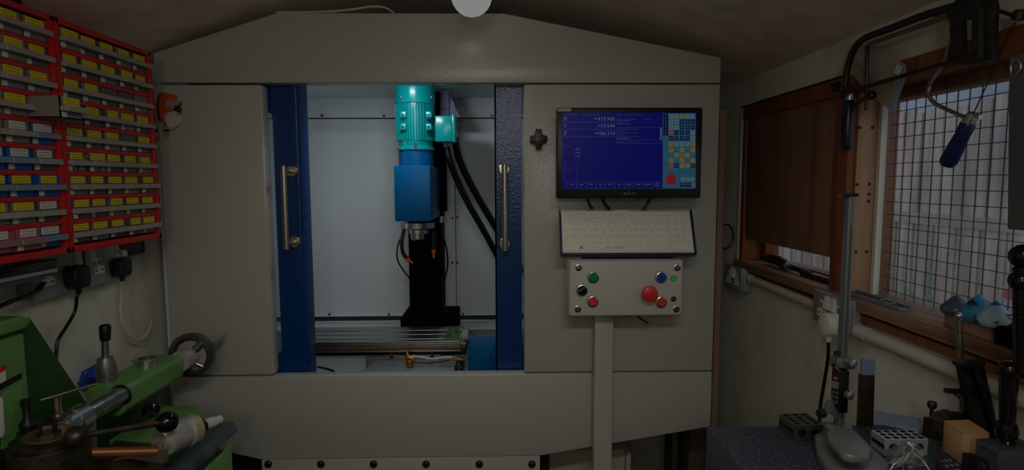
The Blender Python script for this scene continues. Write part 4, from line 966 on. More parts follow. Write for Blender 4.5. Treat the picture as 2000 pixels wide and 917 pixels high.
for i, pts in enumerate(([(1146, 386), (1150, 396), (1157, 408)], [(1176, 386), (1181, 397), (1191, 409)], [(1271, 386), (1266, 395), (1255, 409)])):
    part('monitor_lead', MB().tube(spline([PY(a, b, 1.455) for a, b in pts]), .0038, 8), RUBBER, mon)
# cross-shaped knob and die-cut sticker on the panels
kc = PY(1052, 271, 1.478)
def kp(dx, dy, y): return PY(1052 + dx, 271 + dy, y)
star = [(-16, -6), (-7, -8), (-5, -20), (-1.2, -20), (0, -16), (1.2, -20), (5, -20), (8, -8), (17, -6), (17, 5), (8, 8), (5, 20), (-4, 20), (-7, 8), (-16, 7)]
kn_ = thing('star_knob', 'black cross shaped plastic gauge stuck on the right grey panel', 'knob', kc)
part('knob_body', MB().prism([kp(a, b, 1.478) for a, b in star], (0, .021, 0)), BLACK, kn_, .0015)
mb = MB(); text_into(mb, 'Plus', kp(-1, 1, 1.4775), (1, 0, 0), (0, 0, 1), .0024); mb.add([kp(a, b, 1.4775) for a, b in ((-4.4, 1.8), (-3.2, 1.8), (-3.2, -2), (-4.4, -2))], [(0, 1, 2, 3)])
part('knob_print', mb, mat('white_print', (170, 170, 166), .6), kn_, smooth=False)
def stk(pts, y): return [PY(280 + a / 6.55, 160 + b / 6.55, y) for a, b in pts]
yk = Y0 - .0003
stick = thing('wall_sticker', 'die cut sticker with orange block and white shapes beside the red cabinet', 'sticker', PY(330, 260, yk))
out = [(170, 135), (230, 122), (420, 158), (445, 190), (448, 240), (490, 235), (505, 255), (495, 330), (505, 370), (500, 520), (440, 590), (380, 630), (340, 620), (345, 680), (310, 710), (265, 695), (245, 640), (245, 550), (215, 560), (205, 690), (160, 715), (150, 600), (160, 400), (160, 250)]
part('sticker_base', MB().prism(stk(out, yk), (0, -.0008, 0)), mat('sticker_cream', (150, 142, 126), .5), stick)
part('orange_block', MB().prism(stk([(205, 150), (265, 137), (420, 172), (435, 195), (425, 245), (330, 225), (285, 250), (280, 310), (365, 320), (355, 385), (290, 390), (262, 430), (258, 515), (220, 515), (185, 470), (165, 350), (175, 220)], yk - .0008), (0, -.0006, 0)), mat('sticker_orange', (196, 84, 22), .5), stick)
part('brown_side', MB().prism(stk([(205, 150), (240, 142), (205, 215), (200, 330), (230, 515), (185, 480), (165, 350), (175, 220)], yk - .0014), (0, -.0006, 0)), mat('sticker_brown', (92, 36, 16), .5), stick)
part('dark_patch', MB().prism(stk([(365, 385), (405, 305), (455, 300), (490, 345), (470, 410), (430, 370), (385, 380)], yk - .0008), (0, -.0006, 0)), INK, stick)
part('dark_patch', MB().prism(stk([(455, 300), (478, 262), (490, 280), (470, 312)], yk - .0008), (0, -.0006, 0)), INK, stick)
for a in ([(262, 605), (335, 605), (330, 632), (262, 632)], [(150, 600), (182, 605), (185, 640), (152, 640)], [(262, 500), (298, 545), (292, 562), (270, 540)]):
    part('dark_band', MB().prism(stk(a, yk - .0008), (0, -.0006, 0)), INK, stick)
part('pale_patch', MB().prism(stk([(275, 450), (300, 400), (400, 370), (440, 440), (495, 410), (490, 520), (420, 565), (340, 590), (290, 540)], yk - .0010), (0, -.0006, 0)), mat('sticker_white', (196, 188, 172), .5), stick)

# ---- below and beside the enclosure
ub = thing('under_cabinet', 'pale grey cabinet standing under the machine behind the post', 'cabinet', (PY(1150, 900, 1.66).x, 1.7, 0))
ux0, ux1 = PY(1072, 900, 1.66).x, PY(1221, 900, 1.66).x; uz = PY(1150, 878, 1.66).z
part('cabinet_body', MB().box((ux0, 1.66, 0), (ux1, 2.0, uz)), mat('cabinet_grey', (176, 172, 158), .5), ub, .003)
part('cabinet_door', MB().box((ux1 + .002, 1.655, 0), (ux1 + .016, 2.0, uz - .006)), mat('cabinet_grey', (176, 172, 158), .5), ub, .002)
sbox('trim_3', (PY(1055, 900, 1.62).x, 1.60, 0), (PY(1070, 900, 1.62).x, 1.66, .86), mat('dark_leg_paint', (20, 20, 20), .6))
for i, (px, lbl) in enumerate(((1306, 'left of the two black drain hoses hanging below the enclosure'), (1332, 'right of the two black drain hoses hanging below the enclosure'))):
    p = PY(px, 880, 1.70)
    single('drain_hose', MB().tube([(p.x, 1.70, .3), (p.x, 1.70, .6), (p.x - .002, 1.70, .885)], .0115, 12), RUBBER, lbl, 'hose')
sbox('trim_4', (PY(1345, 880, 1.75).x, 1.75, 0), (PY(1385, 880, 1.75).x, 1.77, .98), mat('dusty_brown_panel', (92, 84, 70), .8))
sbox('trim_5', (-.95 + .06, 1.62, 0), (PY(520, 900, 1.62).x + .0, 1.66, .80), mat('dark_leg_paint', (20, 20, 20), .6))
ccl = spline([V((.632 + .022 * math.cos(t), 1.615, PY(1408, 462, 1.61).z + .034 * math.sin(t))) for t in [i * .5 for i in range(26)]], 2)
single('cable_coil', MB().tube(ccl, .003, 6), RUBBER, 'small coil of black cable hanging on the timber upright right of the machine', 'cable')

# ================================================================ right wall sockets and conduit
XS = XR - .034
def sock_r(pf, pn, pyb, pyt, label):
    yn_, yf_ = PX(pn, 600, XS).y, PX(pf, 600, XS).y
    zb = PX(pn, pyb, XS).z; zt = PX(pn, pyt, XS).z
    return socket(0, XR, -1, yn_, yf_, zb, zt, label), yn_, yf_, zb, zt
_, an, af, azb, azt = sock_r(1413, 1446, 571, 524, 'dark metal double socket on the right wall beside the machine, below the boarded window')
_, bn, bf, bzb, bzt = sock_r(1587, 1660, 655, 588, 'metal double socket on the right wall below the window post')
CONW = mat('white_conduit', (206, 202, 188), .45)
zc_ = PX(1500, 556, XR - .012).z
c_ = thing('conduit_pipe', 'white conduit pipe between the two right wall sockets', 'pipe', (XR - .012, (an + bf) / 2, zc_))
part('pipe', MB().cyl((XR - .013, an, zc_), (XR - .013, bf, zc_ - .004), .0105, n=16), CONW, c_)
part('pipe_end', MB().cyl((XR - .013, an, zc_), (XR - .013, an - .03, zc_), .0125, n=16), CONW, c_)
z2 = PX(1700, 655, XR - .013).z
c2_ = thing('conduit_pipe', 'white conduit pipe running toward the right edge below the window sill', 'pipe', (XR - .013, .8, z2))
part('pipe', MB().cyl((XR - .014, bn, z2), (XR - .014, .5, z2), .0125, n=16), CONW, c2_)
part('pipe_end', MB().cyl((XR - .014, bn, z2), (XR - .014, bn - .03, z2), .0145, n=16), CONW, c2_)
plug(1632, 633, XS - .001, -1, WHITEP, 'white plug in the right wall socket with a black lead hanging down', 1.0,
     [PX(1617, 700, XS - .013), PX(1610, 745, XS - .013), PX(1602, 795, XS - .013), PX(1600, 845, XS - .012), PX(1600, 960, XS - .012)], RUBBER, .0036, True)

# ================================================================ things on the sill
p1, p2 = PX(1482, 517, XR + .02), PX(1622, 541, XR + .02)
tl = thing('black_tool', 'long black hand tool lying on the sill under the boarded window', 'tool', (XR + .02, p1.y, zsill))
part('grip', MB().tube(spline([(XR + .03, 1.60, zsill + .016), (XR + .028, 1.54, zsill + .018), (XR + .022, 1.48, zsill + .014), (XR + .02, 1.36, zsill + .010)]), [.012] * 6 + [.014] * 6 + [.007] * 7, 10), BLACK, tl)
part('blade', MB().box((XR + .012, 1.26, zsill + .001), (XR + .03, 1.40, zsill + .014)), DARKST, tl, .003)
part('end_cap', MB().cyl((XR + .022, 1.475, zsill + .015), (XR + .022, 1.465, zsill + .015), .0145, n=12), CHROME, tl)
for i, (yy, m_, lbl) in enumerate(((1.235, DARKST, 'dark metal offcut on the sill at the near end of the black tool'), (1.195, WHITEP, 'small pale part on the sill beside the window post'))):
    single('offcut', MB().box((XR + .012, yy - .015, zsill + .0005), (XR + .035, yy + .012, zsill + .010)), m_, lbl, 'offcut', bevel=.002)
tq = [PX(1690, 573, XR + .03), PX(1800, 604, XR + .03)]
ty0, ty1 = tq[1].y, min(tq[0].y, YP0 - .01)
st_ = thing('pen_tray', 'slim grey tray lying on the sill in front of the meshed window', 'tray', (XR + .02, (ty0 + ty1) / 2, zsill))
part('tray_base', MB().box((XR - .010, ty0, zsill + .0005), (XR + .014, ty1, zsill + .004)), mat('tray_grey', (120, 128, 134), .4), st_)
part('tray_rim', MB().box((XR + .010, ty0, zsill + .004), (XR + .014, ty1, zsill + .009)).box((XR - .010, ty0, zsill + .004), (XR - .007, ty1, zsill + .007)), mat('tray_grey', (120, 128, 134), .4), st_)
part('tray_insert', MB().box((XR - .006, ty0 + .02, zsill + .0042), (XR + .009, ty1 - .002, zsill + .0056)), BLACK, st_)
single('split_ring', MB().tube([V((XR + .002 + .009 * math.cos(t), ty0 + .05 + .016 * math.sin(t), zsill + .0072)) for t in [i * math.pi / 8 for i in range(16)]], .0012, 6, closed=True), CHROME, 'small steel ring lying in the slim grey tray', 'ring')
# wood block with three painted cones
wx = XR - .012
wy0, wy1 = PX(1938, 640, wx).y, PX(1846, 620, wx).y
wbz = PX(1938, 645, wx).z; wtz = PX(1938, 641, wx).z
single('wood_block', MB().box((XR - .014, wy0, zsill + .0008), (XR + .010, wy1, zsill + .022)), SILLW, 'short brown timber block on the sill carrying the painted cones', 'block', bevel=.001)
zt_b = zsill + .023
def cone(px, r, h, m1, m2, label, x):
    y_ = PX(px, 620, x).y; o = V((x, y_, zt_b))
    t = thing('painted_cone', label, 'cone', o, 'painted cones on the sill block')
    part('cone_body', MB().lathe([(r * .84, 0), (r * .98, h * .12), (r, h * .24), (r * .92, h * .38), (r * .70, h * .56), (r * .48, h * .72), (r * .34, h * .84)], o, (0, 0, 1), 28, cap=True), m1, t)
    part('cone_tip', MB().lathe([(r * .345, h * .838), (r * .24, h * .90), (r * .10, h * .97), (r * .03, h)], o, (0, 0, 1), 20), m2, t)
cone(1866, .021, .030, mat('slate_blue_glaze', (70, 80, 104), .3), mat('slate_blue_glaze', (70, 80, 104), .3), 'slate grey cone, farthest of the three on the sill block', XR - .003)
cone(1909, .0235, .039, mat('teal_dark_glaze', (50, 130, 165), .3, var=(38, (22, 36, 50), .44, .50)), mat('bright_blue_glaze', (40, 140, 190), .3), 'bright blue and dark cone, middle of the three on the sill block', XR - .004)
cone(1944, .0225, .036, mat('pale_blue_glaze', (160, 190, 206), .3, var=(42, (34, 46, 54), .5, .55)), mat('strong_blue_glaze', (0, 96, 180), .3), 'pale cone with strong blue tip, nearest of the three on the sill block', XR - .006)
single('black_block', MB().box((XR - .018, PX(1992, 650, XR - .018).y, zsill + .0005), (XR + .012, PX(1942, 640, XR - .018).y, zsill + .028)), MATTE, 'matte black block on the sill at the near end of the timber block', 'block', bevel=.002)

# ================================================================ tools hanging over the window
XHK = .672
def H(px, py, x=XHK): return PX(px, py, x)
hs = thing('hacksaw', 'black framed hacksaw hanging above the window head', 'hacksaw', H(1780, 160))
DKM = mat('worn_black_enamel', (26, 24, 21), .5, var=(50, (48, 40, 32), .5, .7))
part('frame_tube', MB().tube(spline([H(1858, 14), H(1800, 32), H(1740, 55), H(1695, 72), H(1675, 86), H(1663, 108), H(1654, 140), H(1650, 172)]), .0062, 10), DKM, hs)
part('frame_web', MB().prism([H(1850, 26), H(1692, 83), H(1694, 90), H(1850, 36)], (.004, 0, 0)), mat('grey_frame_web', (92, 88, 80), .5), hs)
part('saw_blade', MB().prism([H(1640, 180), H(1850, 118), H(1850, 126), H(1641, 188)], (.0022, 0, 0)), mat('dark_blade', (64, 46, 34), .45, .7), hs)
pr = [[(1846, 22), (1862, 4), (1875, -10), (1935, -14), (1940, 14), (1938, 40), (1898, 34), (1876, 40), (1874, 60), (1856, 60), (1852, 40)],
      [(1852, 56), (1876, 38), (1878, 110), (1862, 124), (1850, 118), (1851, 95), (1856, 75)],
      [(1897, 30), (1938, 30), (1937, 112), (1896, 112)],
      [(1851, 114), (1862, 104), (1878, 104), (1884, 110), (1891, 109), (1897, 102), (1937, 104), (1935, 116), (1905, 124), (1878, 128), (1854, 124)]]
hb_ = MB()
for q in pr: hb_.prism([H(a, b, XHK - .004) for a, b in q], (.010, 0, 0))
hh = part('saw_handle', hb_, DKM, hs, .0015)
part('handle_ridge', MB().prism([H(1916, 16, XHK - .0042), H(1923, 16, XHK - .0042), H(1921, 113, XHK - .0042), H(1914, 113, XHK - .0042)], (-.003, 0, 0)), mat('pale_edge_enamel', (62, 58, 50), .4), hh)  # narrow ridge in a lighter enamel tone
part('tension_nut', MB().lathe([(.009, 0), (.012, .004), (.009, .009), (.006, .010), (.006, .018)], H(1630, 172), (0, -1, .3), 8), BLACK, hs)
part('front_bracket', MB().tube([H(1656, 112), H(1649, 150), H(1646, 176)], .004, 8), CHROME, hs)
part('blade_pin', MB().cyl(H(1640, 176), H(1662, 168), .004, n=8), DARKST, hs)
part('wall_hook', MB().cyl(H(1790, 30), V((XR, H(1790, 30).y, H(1790, 30).z)), .003, n=8), STEEL, hs)
# coping saw with royal blue handle
XCS = .694
def Q(px, py): return PX(px, py, XCS)
cs = thing('coping_saw', 'coping saw with steel bow and royal blue handle hanging in front of the meshed window', 'coping saw', Q(1868, 280))
part('saw_bow', MB().tube(spline([Q(1986, 32), Q(1945, 20), Q(1895, 14), Q(1868, 30), Q(1858, 75), Q(1843, 122), Q(1826, 148), Q(1815, 166), Q(1814, 184), Q(1824, 200), Q(1850, 214), Q(1886, 230)]), .0031, 8), STEEL, cs)
hd = (Q(1848, 322) - Q(1893, 236)); hl = hd.length
part('saw_handle', MB().lathe([(.008, 0), (.0105, .004), (.0102, hl * .3), (.0118, hl * .62), (.0122, hl * .88), (.010, hl * .97), (.004, hl)], Q(1893, 238), hd, 20), mat('royal_blue_wood', (18, 32, 92), .35), cs, label='royal blue handle')
part('ferrule', MB().lathe([(.0065, -.002), (.0085, .006), (.0095, .018)], Q(1899, 224), Q(1848, 322) - Q(1899, 224), 16), CHROME, cs)
part('blade_clamp', MB().obox(Q(1905, 225), (Q(1918, 229) - Q(1900, 222)) * .55, (.003, 0, 0), V((0, 0, .003))), CHROME, cs)
part('saw_blade', MB().cyl(Q(1902, 220), Q(1983, 44), .0009, n=6), BLACK, cs)
part('top_nut', MB().lathe([(.006, 0), (.008, .002), (.008, .012), (.005, .014)], Q(1988, 40), (0, -.3, 1), 10), DARKST, cs)
part('wall_hook', MB().cyl(Q(1990, 27), V((XR, Q(1990, 27).y, Q(1990, 27).z)), .0025, n=8), STEEL, cs)
# dark handled clamp hanging on the post
XDC = .69
def D(px, py): return PX(px, py, XDC)
dc = thing('small_saw', 'small frame saw seen edge on, dark blue handle hanging against the window post', 'saw', D(1658, 292))
hl = (D(1657, 292) - D(1657, 195)).length
part('saw_handle', MB().lathe([(.008, 0), (.0105, .006), (.011, hl * .5), (.0105, hl * .9), (.006, hl)], D(1658, 195), (0, 0, -1), 20), mat('dark_navy_wood', (14, 24, 44), .3), dc)
part('ferrule', MB().cyl(D(1659, 195), D(1660, 182), .0075, n=14), CHROME, dc)
part('thumb_screw', MB().cyl(D(1654, 187), D(1647, 187), .006, n=10), BLACK, dc)
part('frame_arm', MB().tube([D(1662, 208), D(1680, 197), D(1700, 186)], .004, 8), DARKST, dc)
part('arm_knob', MB().ball(D(1702, 186), .0085, 12), BLACK, dc)
part('frame_rod', MB().cyl(D(1694, 90), D(1692, 216), .0036, n=8), DARKST, dc)
part('rod_clip', MB().box(D(1690, 196), D(1698, 190) + V((.006, 0, 0))), CHROME, dc)
# clear sheet, steel strip
XCL = .70
cl_ = thing('clear_sheet', 'clear plastic sheet with hole hanging behind the hacksaw blade', 'plastic sheet', PX(1710, 150, XCL))
CL = clear('clear_plastic_sheet', (196, 190, 176), .5, .15, .05)
part('sheet', MB().prism([PX(a, b, XCL) for a, b in ((1656, 94), (1702, 82), (1768, 126), (1764, 150), (1752, 172), (1736, 160), (1655, 140))], (.0008, 0, 0)), CL, cl_)
part('sheet', MB().prism([PX(a, b, XCL - .004) for a, b in ((1664, 110), (1690, 150), (1740, 160), (1752, 172), (1738, 214), (1700, 186), (1668, 150))], (.0008, 0, 0)), clear('tan_plastic_sheet', (178, 160, 136), .72, .2, .05), cl_)
part('blue_white_edge', MB().prism([PX(a, b, XCL - .005) for a, b in ((1768, 128), (1770, 150), (1756, 186), (1746, 221), (1738, 216), (1750, 172), (1744, 160), (1760, 150))], (.0008, 0, 0)), clear('bluish_plastic_edge', (170, 192, 214), .6, .2, .05), cl_)
part('header_tab', MB().prism([PX(a, b, XCL - .006) for a, b in ((1752, 125), (1763, 130), (1756, 148), (1745, 142))], (.0008, 0, 0)), LABELW, cl_)
part('hanging_pin', MB().cyl(PX(1690, 92, XCL), V((XR, PX(1690, 92, XCL).y, PX(1690, 92, XCL).z)), .002, n=6), STEEL, cl_)
sr = thing('steel_strip', 'dark flat steel strip hanging by a ring at the right edge of the window', 'steel strip', PX(1986, 450, .668))
part('strip', MB().prism([PX(1972, 112, .668), PX(2030, 96, .668), PX(2030, 452, .668), PX(1968, 447, .668)], (.002, 0, 0)), mat('grey_steel_strip', (120, 118, 108), .35, .8), sr)
rc = PX(1984, 132, .667)
part('split_ring', MB().tube([rc + V((0, .0075 * math.cos(t), .0105 * math.sin(t))) for t in [i * math.pi / 8 for i in range(16)]], .001, 6, closed=True), CHROME, sr)
part('hanging_pin', MB().cyl(PX(1990, 118, .668), V((XR - .01, PX(1990, 118, .668).y, PX(1990, 118, .668).z)), .002, n=6), STEEL, sr)

# ================================================================ granite plate and what stands on it
ZP = ZC - .385
gx0, gyf = PZ(1380, 833, ZP).x, PZ(1500, 831, ZP).y
GRAN = mat('speckled_blue_granite', (58, 64, 74), .45, var=(260, (120, 128, 140), .58, .66), bump=(240, .15))
gp_ = thing('surface_plate', 'speckled dark blue granite surface plate on the right', 'surface plate', ((gx0 + .7) / 2, .7, ZP - .10))
part('granite_slab', MB().box((gx0, .42, ZP - .10), (XR - .012, gyf, ZP)), GRAN, gp_, .002)
st = thing('plate_stand', 'dark stand under the granite surface plate', 'stand', ((gx0 + .7) / 2, .7, 0))
part('stand_top', MB().box((gx0 + .004, .43, ZP - .16), (XR - .014, gyf - .004, ZP - .1005)), MATTE, st)
for x_ in (gx0 + .04, XR - .06):
    for y_ in (.46, gyf - .05): part('leg', MB().box((x_ - .02, y_ - .02, 0), (x_ + .02, y_ + .02, ZP - .1605)), MATTE, st)
# drilled gauge blocks
def drilled(name, c, hx, hy, hz, rot, nx, ny, r, m, label, side=None):
    t = thing(name, label, 'gauge block', (c.x, c.y, ZP))
    R = Matrix.Rotation(rot, 3, 'Z'); X, Y, Z = R @ V((1, 0, 0)), R @ V((0, 1, 0)), V((0, 0, 1))
    mb = MB().obox(V((c.x, c.y, ZP + hz + .0003)), X * hx, Y * hy, Z * hz)
    b = part('block_body', mb, m, t, .0006, 1)
    cut = MB(); o = V((c.x, c.y, ZP + hz))
    for i in range(nx):
        for j in range(ny):
            q = o + X * hx * (2 * (i + .5) / nx - 1) * .96 + Y * hy * (2 * (j + .5) / ny - 1) * .96
            cut.cyl(q - Z * hz * 1.3, q + Z * hz * 1.3, r, n=14)
    for i in range(3 if hx > .027 else 2):
        n_ = 3 if hx > .027 else 2
        q = o + X * hx * (2 * (i + .5) / n_ - 1) * .9
        cut.cyl(q - Y * hy * 1.2, q - Y * hy * .7, .0062, n=14)
    for j in range(4):
        q = o + Y * hy * (2 * (j + .5) / 4 - 1) * .9
        cut.cyl(q - X * hx * 1.2, q - X * hx * .8, .004, n=12)
    b.data.materials.append(mat('dark_bore', (34, 32, 40), .5, .3))
    co = link_mesh('cutter', cut, m, BASE[t.name], smooth=False); co.data.materials.append(MATS['dark_bore'])
    for q_ in co.data.polygons: q_.material_index = 1
    co.location = BASE[t.name]
    md = b.modifiers.new('holes', 'BOOLEAN'); md.object = co; md.operation = 'DIFFERENCE'; md.solver = 'EXACT'; md.use_self = True
    bpy.context.view_layer.update(); dg = bpy.context.evaluated_depsgraph_get()
    me = bpy.data.meshes.new_from_object(b.evaluated_get(dg)); b.modifiers.clear(); b.data = me
    me.shade_smooth(); me.set_sharp_from_angle(angle=.6)
    bpy.data.objects.remove(co); return t
a0, a1 = PZ(1547, 862, ZP), PZ(1604, 862, ZP); h1_ = .0235; zt1 = ZP + h1_
b0_ = PZ(1529, 807, zt1)
drilled('gauge_block', V(((a0.x + a1.x) / 2 + .004, (a0.y + b0_.y) / 2 + .002, 0)), (a1.x - a0.x) / 2 + .001, (b0_.y - a0.y) / 2 - .002, h1_ / 2, .06, 3, 4, .0040, mat('brown_oxide_steel', (92, 86, 78), .4, .6), 'dark drilled gauge block at the far edge of the granite plate')
a0, a1 = PZ(1719, 890, ZP), PZ(1807, 892, ZP); zt1 = ZP + .024
b0_ = PZ(1692, 840, zt1)
drilled('gauge_block', V(((a0.x + a1.x) / 2 + .006, (a0.y + b0_.y) / 2, 0)), (a1.x - a0.x) / 2, (b0_.y - a0.y) / 2 + .001, .012, -.02, 5, 3, .0042, mat('bluish_ground_steel', (196, 200, 214), .4, .5), 'silvery drilled gauge block in front of the leaning plate')
# height gauge
hgx = thing('height_gauge', 'grey digital height gauge with tall column standing on the granite plate', 'height gauge', PZ(1650, 890, ZP))
CAST = mat('grey_green_casting', (124, 130, 126), .4, .3, bump=(160, .1))
zb1, zb2 = ZP + .016, ZP + .042
part('foot_plate', MB().prism([PZ(a, b, ZP + .0005) for a, b in ((1589, 868), (1610, 856), (1640, 852), (1668, 858), (1735, 925), (1728, 960), (1630, 960), (1596, 905))], (0, 0, zb1 - ZP)), CAST, hgx, .003)
part('gauge_base', MB().prism([PZ(a, b, zb2) for a, b in ((1612, 843), (1620, 834), (1652, 829), (1664, 833), (1699, 868), (1705, 878), (1699, 888), (1664, 888), (1644, 883), (1619, 856))], (0, 0, -.012)), CAST, hgx, .004, 3)
ycl = PZ(1643, 832, zb2).y - .003
part('base_neck', MB().prism([PZ(a, b, zb1 + .0003) for a, b in ((1622, 862), (1632, 848), (1656, 846), (1688, 876), (1690, 888), (1660, 890), (1640, 884))], (0, 0, zb2 - .0125 - zb1)), CAST, hgx, .002)
part('column_boss', MB().box(PY(1618, 834, ycl) , PY(1650, 826, ycl + .02)), CAST, hgx, .003)
colx0, colx1 = PY(1637, 830, ycl).x, PY(1649.5, 830, ycl).x
ztopc = PY(1654, 382, ycl).z
COLM = mat('satin_column_steel', (128, 132, 130), .38, .7)
col = part('column', MB().box((colx0, ycl, zb2 - .004), (colx1, ycl + .012, ztopc)), COLM, hgx, .0008)
part('column_groove', MB().box(((colx0 + colx1) / 2 - .0008, ycl - .0004, zb2 + .0), ((colx0 + colx1) / 2 + .0012, ycl + .001, PY(1654, 440, ycl).z)), mat('dark_groove', (60, 62, 60), .6), col)
part('column_cap', MB().box(PY(1643, 384, ycl - .002), PY(1665, 377, ycl + .014)), BLACK, hgx, .002)
part('cap_pin', MB().cyl(PY(1644, 381, ycl), PY(1636, 381, ycl), .0022, n=8), STEEL, hgx)
yhd = ycl - .012
hdx = [PY(1623, 760, yhd + .008).x, PY(1640, 760, yhd).x, PY(1658, 760, yhd).x]
zh1, zh0 = PY(1648, 716, yhd).z, PY(1648, 806, yhd).z
part('display_head', MB().hexa([(hdx[0], yhd + .008, zh0 + .02), (hdx[1], yhd, zh0), (hdx[2], yhd, zh0), (hdx[2], yhd + .03, zh0), (hdx[0], yhd + .008, zh1 + .002), (hdx[1], yhd, zh1 - .006), (hdx[2], yhd, zh1 - .006), (hdx[2], yhd + .03, zh1 + .002)]), GLOSSBLK, hgx, .001, label='black digital display head')
fd = (V((hdx[0], yhd + .008, 0)) - V((hdx[1], yhd, 0)));  fn = V((-fd.y, fd.x, 0)).normalized()
if fn.y > 0: fn = -fn
def fpt(u, z): return V((hdx[1], yhd, 0)) + fd * u + V((0, 0, z)) + fn * .0006
def facep(u0, u1, k0, k1): 
    za, zc2 = zh0 + .008 + (zh1 - zh0 - .02) * k0, zh0 + .008 + (zh1 - zh0 - .02) * k1
    return MB().prism([fpt(u0, za), fpt(u1, za), fpt(u1, zc2), fpt(u0, zc2)], fn * .0012)
part('lcd_window', facep(.1, .9, .58, .80), mat('lcd_grey', (96, 104, 100), .3), hgx)
part('red_mark', facep(.25, .75, .86, .94), mat('red_mark', (190, 40, 30), .5), hgx)
for i in range(3):
    for u in (.12, .55): part('head_button', facep(u, u + .33, .12 + .14 * i, .22 + .14 * i), mat('head_button_grey', (70, 70, 68), .5), hgx)
part('clamp_slide', MB().box(PY(1634, 722, yhd + .004), PY(1657, 692, yhd + .022)), COLM, hgx, .002)
part('clamp_knob', MB().lathe([(.004, 0), (.0065, .002), (.0065, .010), (.004, .012)], PY(1654, 707, yhd + .004), (.4, -1, 0), 14), CHROME, hgx)
part('clamp_knob', MB().lathe([(.004, 0), (.0065, .002), (.0065, .008), (.004, .010)], PY(1652, 768, yhd), (.3, -1, 0), 14), CHROME, hgx)
part('slide_rack', MB().box(PY(1631, 718, yhd + .018), PY(1636, 684, yhd + .024)), DARKST, hgx)
part('scriber_arm', MB().prism([PY(a, b, yhd + .006) for a, b in ((1612, 800), (1620, 786), (1623, 780), (1634, 795), (1640, 812), (1634, 818), (1624, 808), (1610, 810))], (0, .008, 0)), COLM, hgx, .001)
part('scriber_clamp', MB().lathe([(.004, 0), (.006, .002), (.006, .010)], PY(1611, 806, yhd + .008), (-1, -.3, 0), 12), DARKST, hgx)
# things behind: upright blade, leaning plate
yv = .875
vb = single('upright_blade', MB().prism([PY(a, b, yv) for a, b in ((1685, 733), (1709, 733), (1706, 838), (1681, 838))], (0, .012, 0)), mat('dark_brown_blade', (66, 54, 44), .4, .5, var=((8, 8, 60), (40, 32, 26), .4, .7)), 'dark brown steel straight edge standing upright behind the gauge block', 'straight edge', bevel=.0006)
part('blade_tip', MB().prism([PY(a, b, yv + .003) for a, b in ((1685, 702), (1710, 702), (1709, 733), (1685, 733))], (0, .006, 0)), mat('pale_blue_face', (120, 132, 160), .35), vb)
lp4 = [PY(1706, 833, .885), PY(1806, 857, .84), PY(1799, 816, .862), PY(1710, 801, .905)]
nlp = (lp4[1] - lp4[0]).cross(lp4[3] - lp4[0]).normalized() * -.006
if nlp.y < 0: nlp = -nlp
single('leaning_plate', MB().hexa(lp4 + [p + nlp for p in lp4]), mat('blue_grey_plate', (136, 152, 176), .35, .3), 'blue grey flat plate leaning back behind the silvery gauge block', 'plate', bevel=.0006)
# clear plastic clip bundle
cbx = PZ(1775, 895, ZP)
cb = thing('clear_bag', 'crumpled clear plastic bag with a zip tie in front of the silvery gauge block', 'plastic bag', (cbx.x, cbx.y, ZP))
CLB = clear('crinkled_clear_bag', (180, 190, 192), .14, .1, .24)
rb = random.Random(5)
bm_ = MB().ball(PY(1770, 893, .752), .021, 16, (1.25, .7, .95))
for v in bm_.v:
    v += V((rb.uniform(-1, 1), rb.uniform(-1, 1), rb.uniform(-1, 1))) * .0034
    v.z = max(v.z, ZP + .0006)
part('bag_film', bm_, CLB, cb, smooth=False)
for k_ in range(9):
    a = rb.uniform(0, 6.28); c0 = PY(1770, 895, .738)
    pts = [c0 + V((.019 * math.cos(a) * t - .006, -.002, .016 * math.sin(a * 1.7) * t + .004 * math.sin(5 * t + k_))) for t in (-1, -.5, 0, .5, 1)]
    for p in pts: p.z = max(p.z, ZP + .001)
    part('bag_crease', MB().tube(spline(pts, 4), .0006, 5), mat('clear_edge', (150, 158, 156), .2), cb)
part('zip_tie', MB().tube(spline([PY(1786, 886, .738), PY(1802, 898, .742), PY(1818, 922, .735)]), .0010, 6), WHITEP, cb)
part('zip_tie', MB().tube(spline([PY(1757, 900, .738), PY(1745, 906, .736), PY(1736, 925, .735)]), .0010, 6), WHITEP, cb)
# remote control
r0, r1, r2, r3 = PZ(1826, 893, ZP + .012), PZ(1848, 893, ZP + .012), PZ(1925, 935, ZP + .012), PZ(1870, 950, ZP + .012)
rm = thing('remote_control', 'dark blue remote control lying beside the cardboard box', 'remote control', PZ(1860, 915, ZP))
part('remote_body', MB().prism([r0, r1, r2, r3], (0, 0, -.0115)), mat('dark_blue_plastic', (32, 42, 62), .4), rm, .004, 3)
def rq(u, v): return r0.lerp(r1, u).lerp(r3.lerp(r2, u), v) + V((0, 0, .0002))
for i in range(4):
    for j in range(3):
        u, v = .18 + .3 * j, .12 + .2 * i
        q = [rq(u, v), rq(u + .14, v), rq(u + .14, v + .07), rq(u, v + .07)]
        part('remote_button', MB().prism(q, (0, 0, .0014)), mat('remote_red', (190, 60, 60), .5) if i == 0 and j == 0 else mat('remote_grey', (130, 140, 160), .5), rm)
# cardboard box
kz = ZP + .0425
f0, f1, f2, f3 = PZ(1843, 822, kz), PZ(1882, 849, kz), PZ(1934, 847, kz), PZ(1892, 820, kz)
CARD = mat('brown_cardboard', (206, 162, 112), .75, var=(20, (190, 146, 98), .4, .7))
cbx_ = thing('cardboard_box', 'small brown cardboard box standing beside the magnetic base', 'box', PZ(1885, 900, ZP))
top4 = [f0, f1, f2, f3]
part('box_body', MB().prism(top4, (0, 0, ZP + .0005 - kz)), CARD, cbx_, .0012)
part('lid_flap', MB().prism([p + V((0, 0, .0002)) + (sum(top4, V()) / 4 - p) * .02 for p in top4], (0, 0, .0012)), CARD, cbx_)
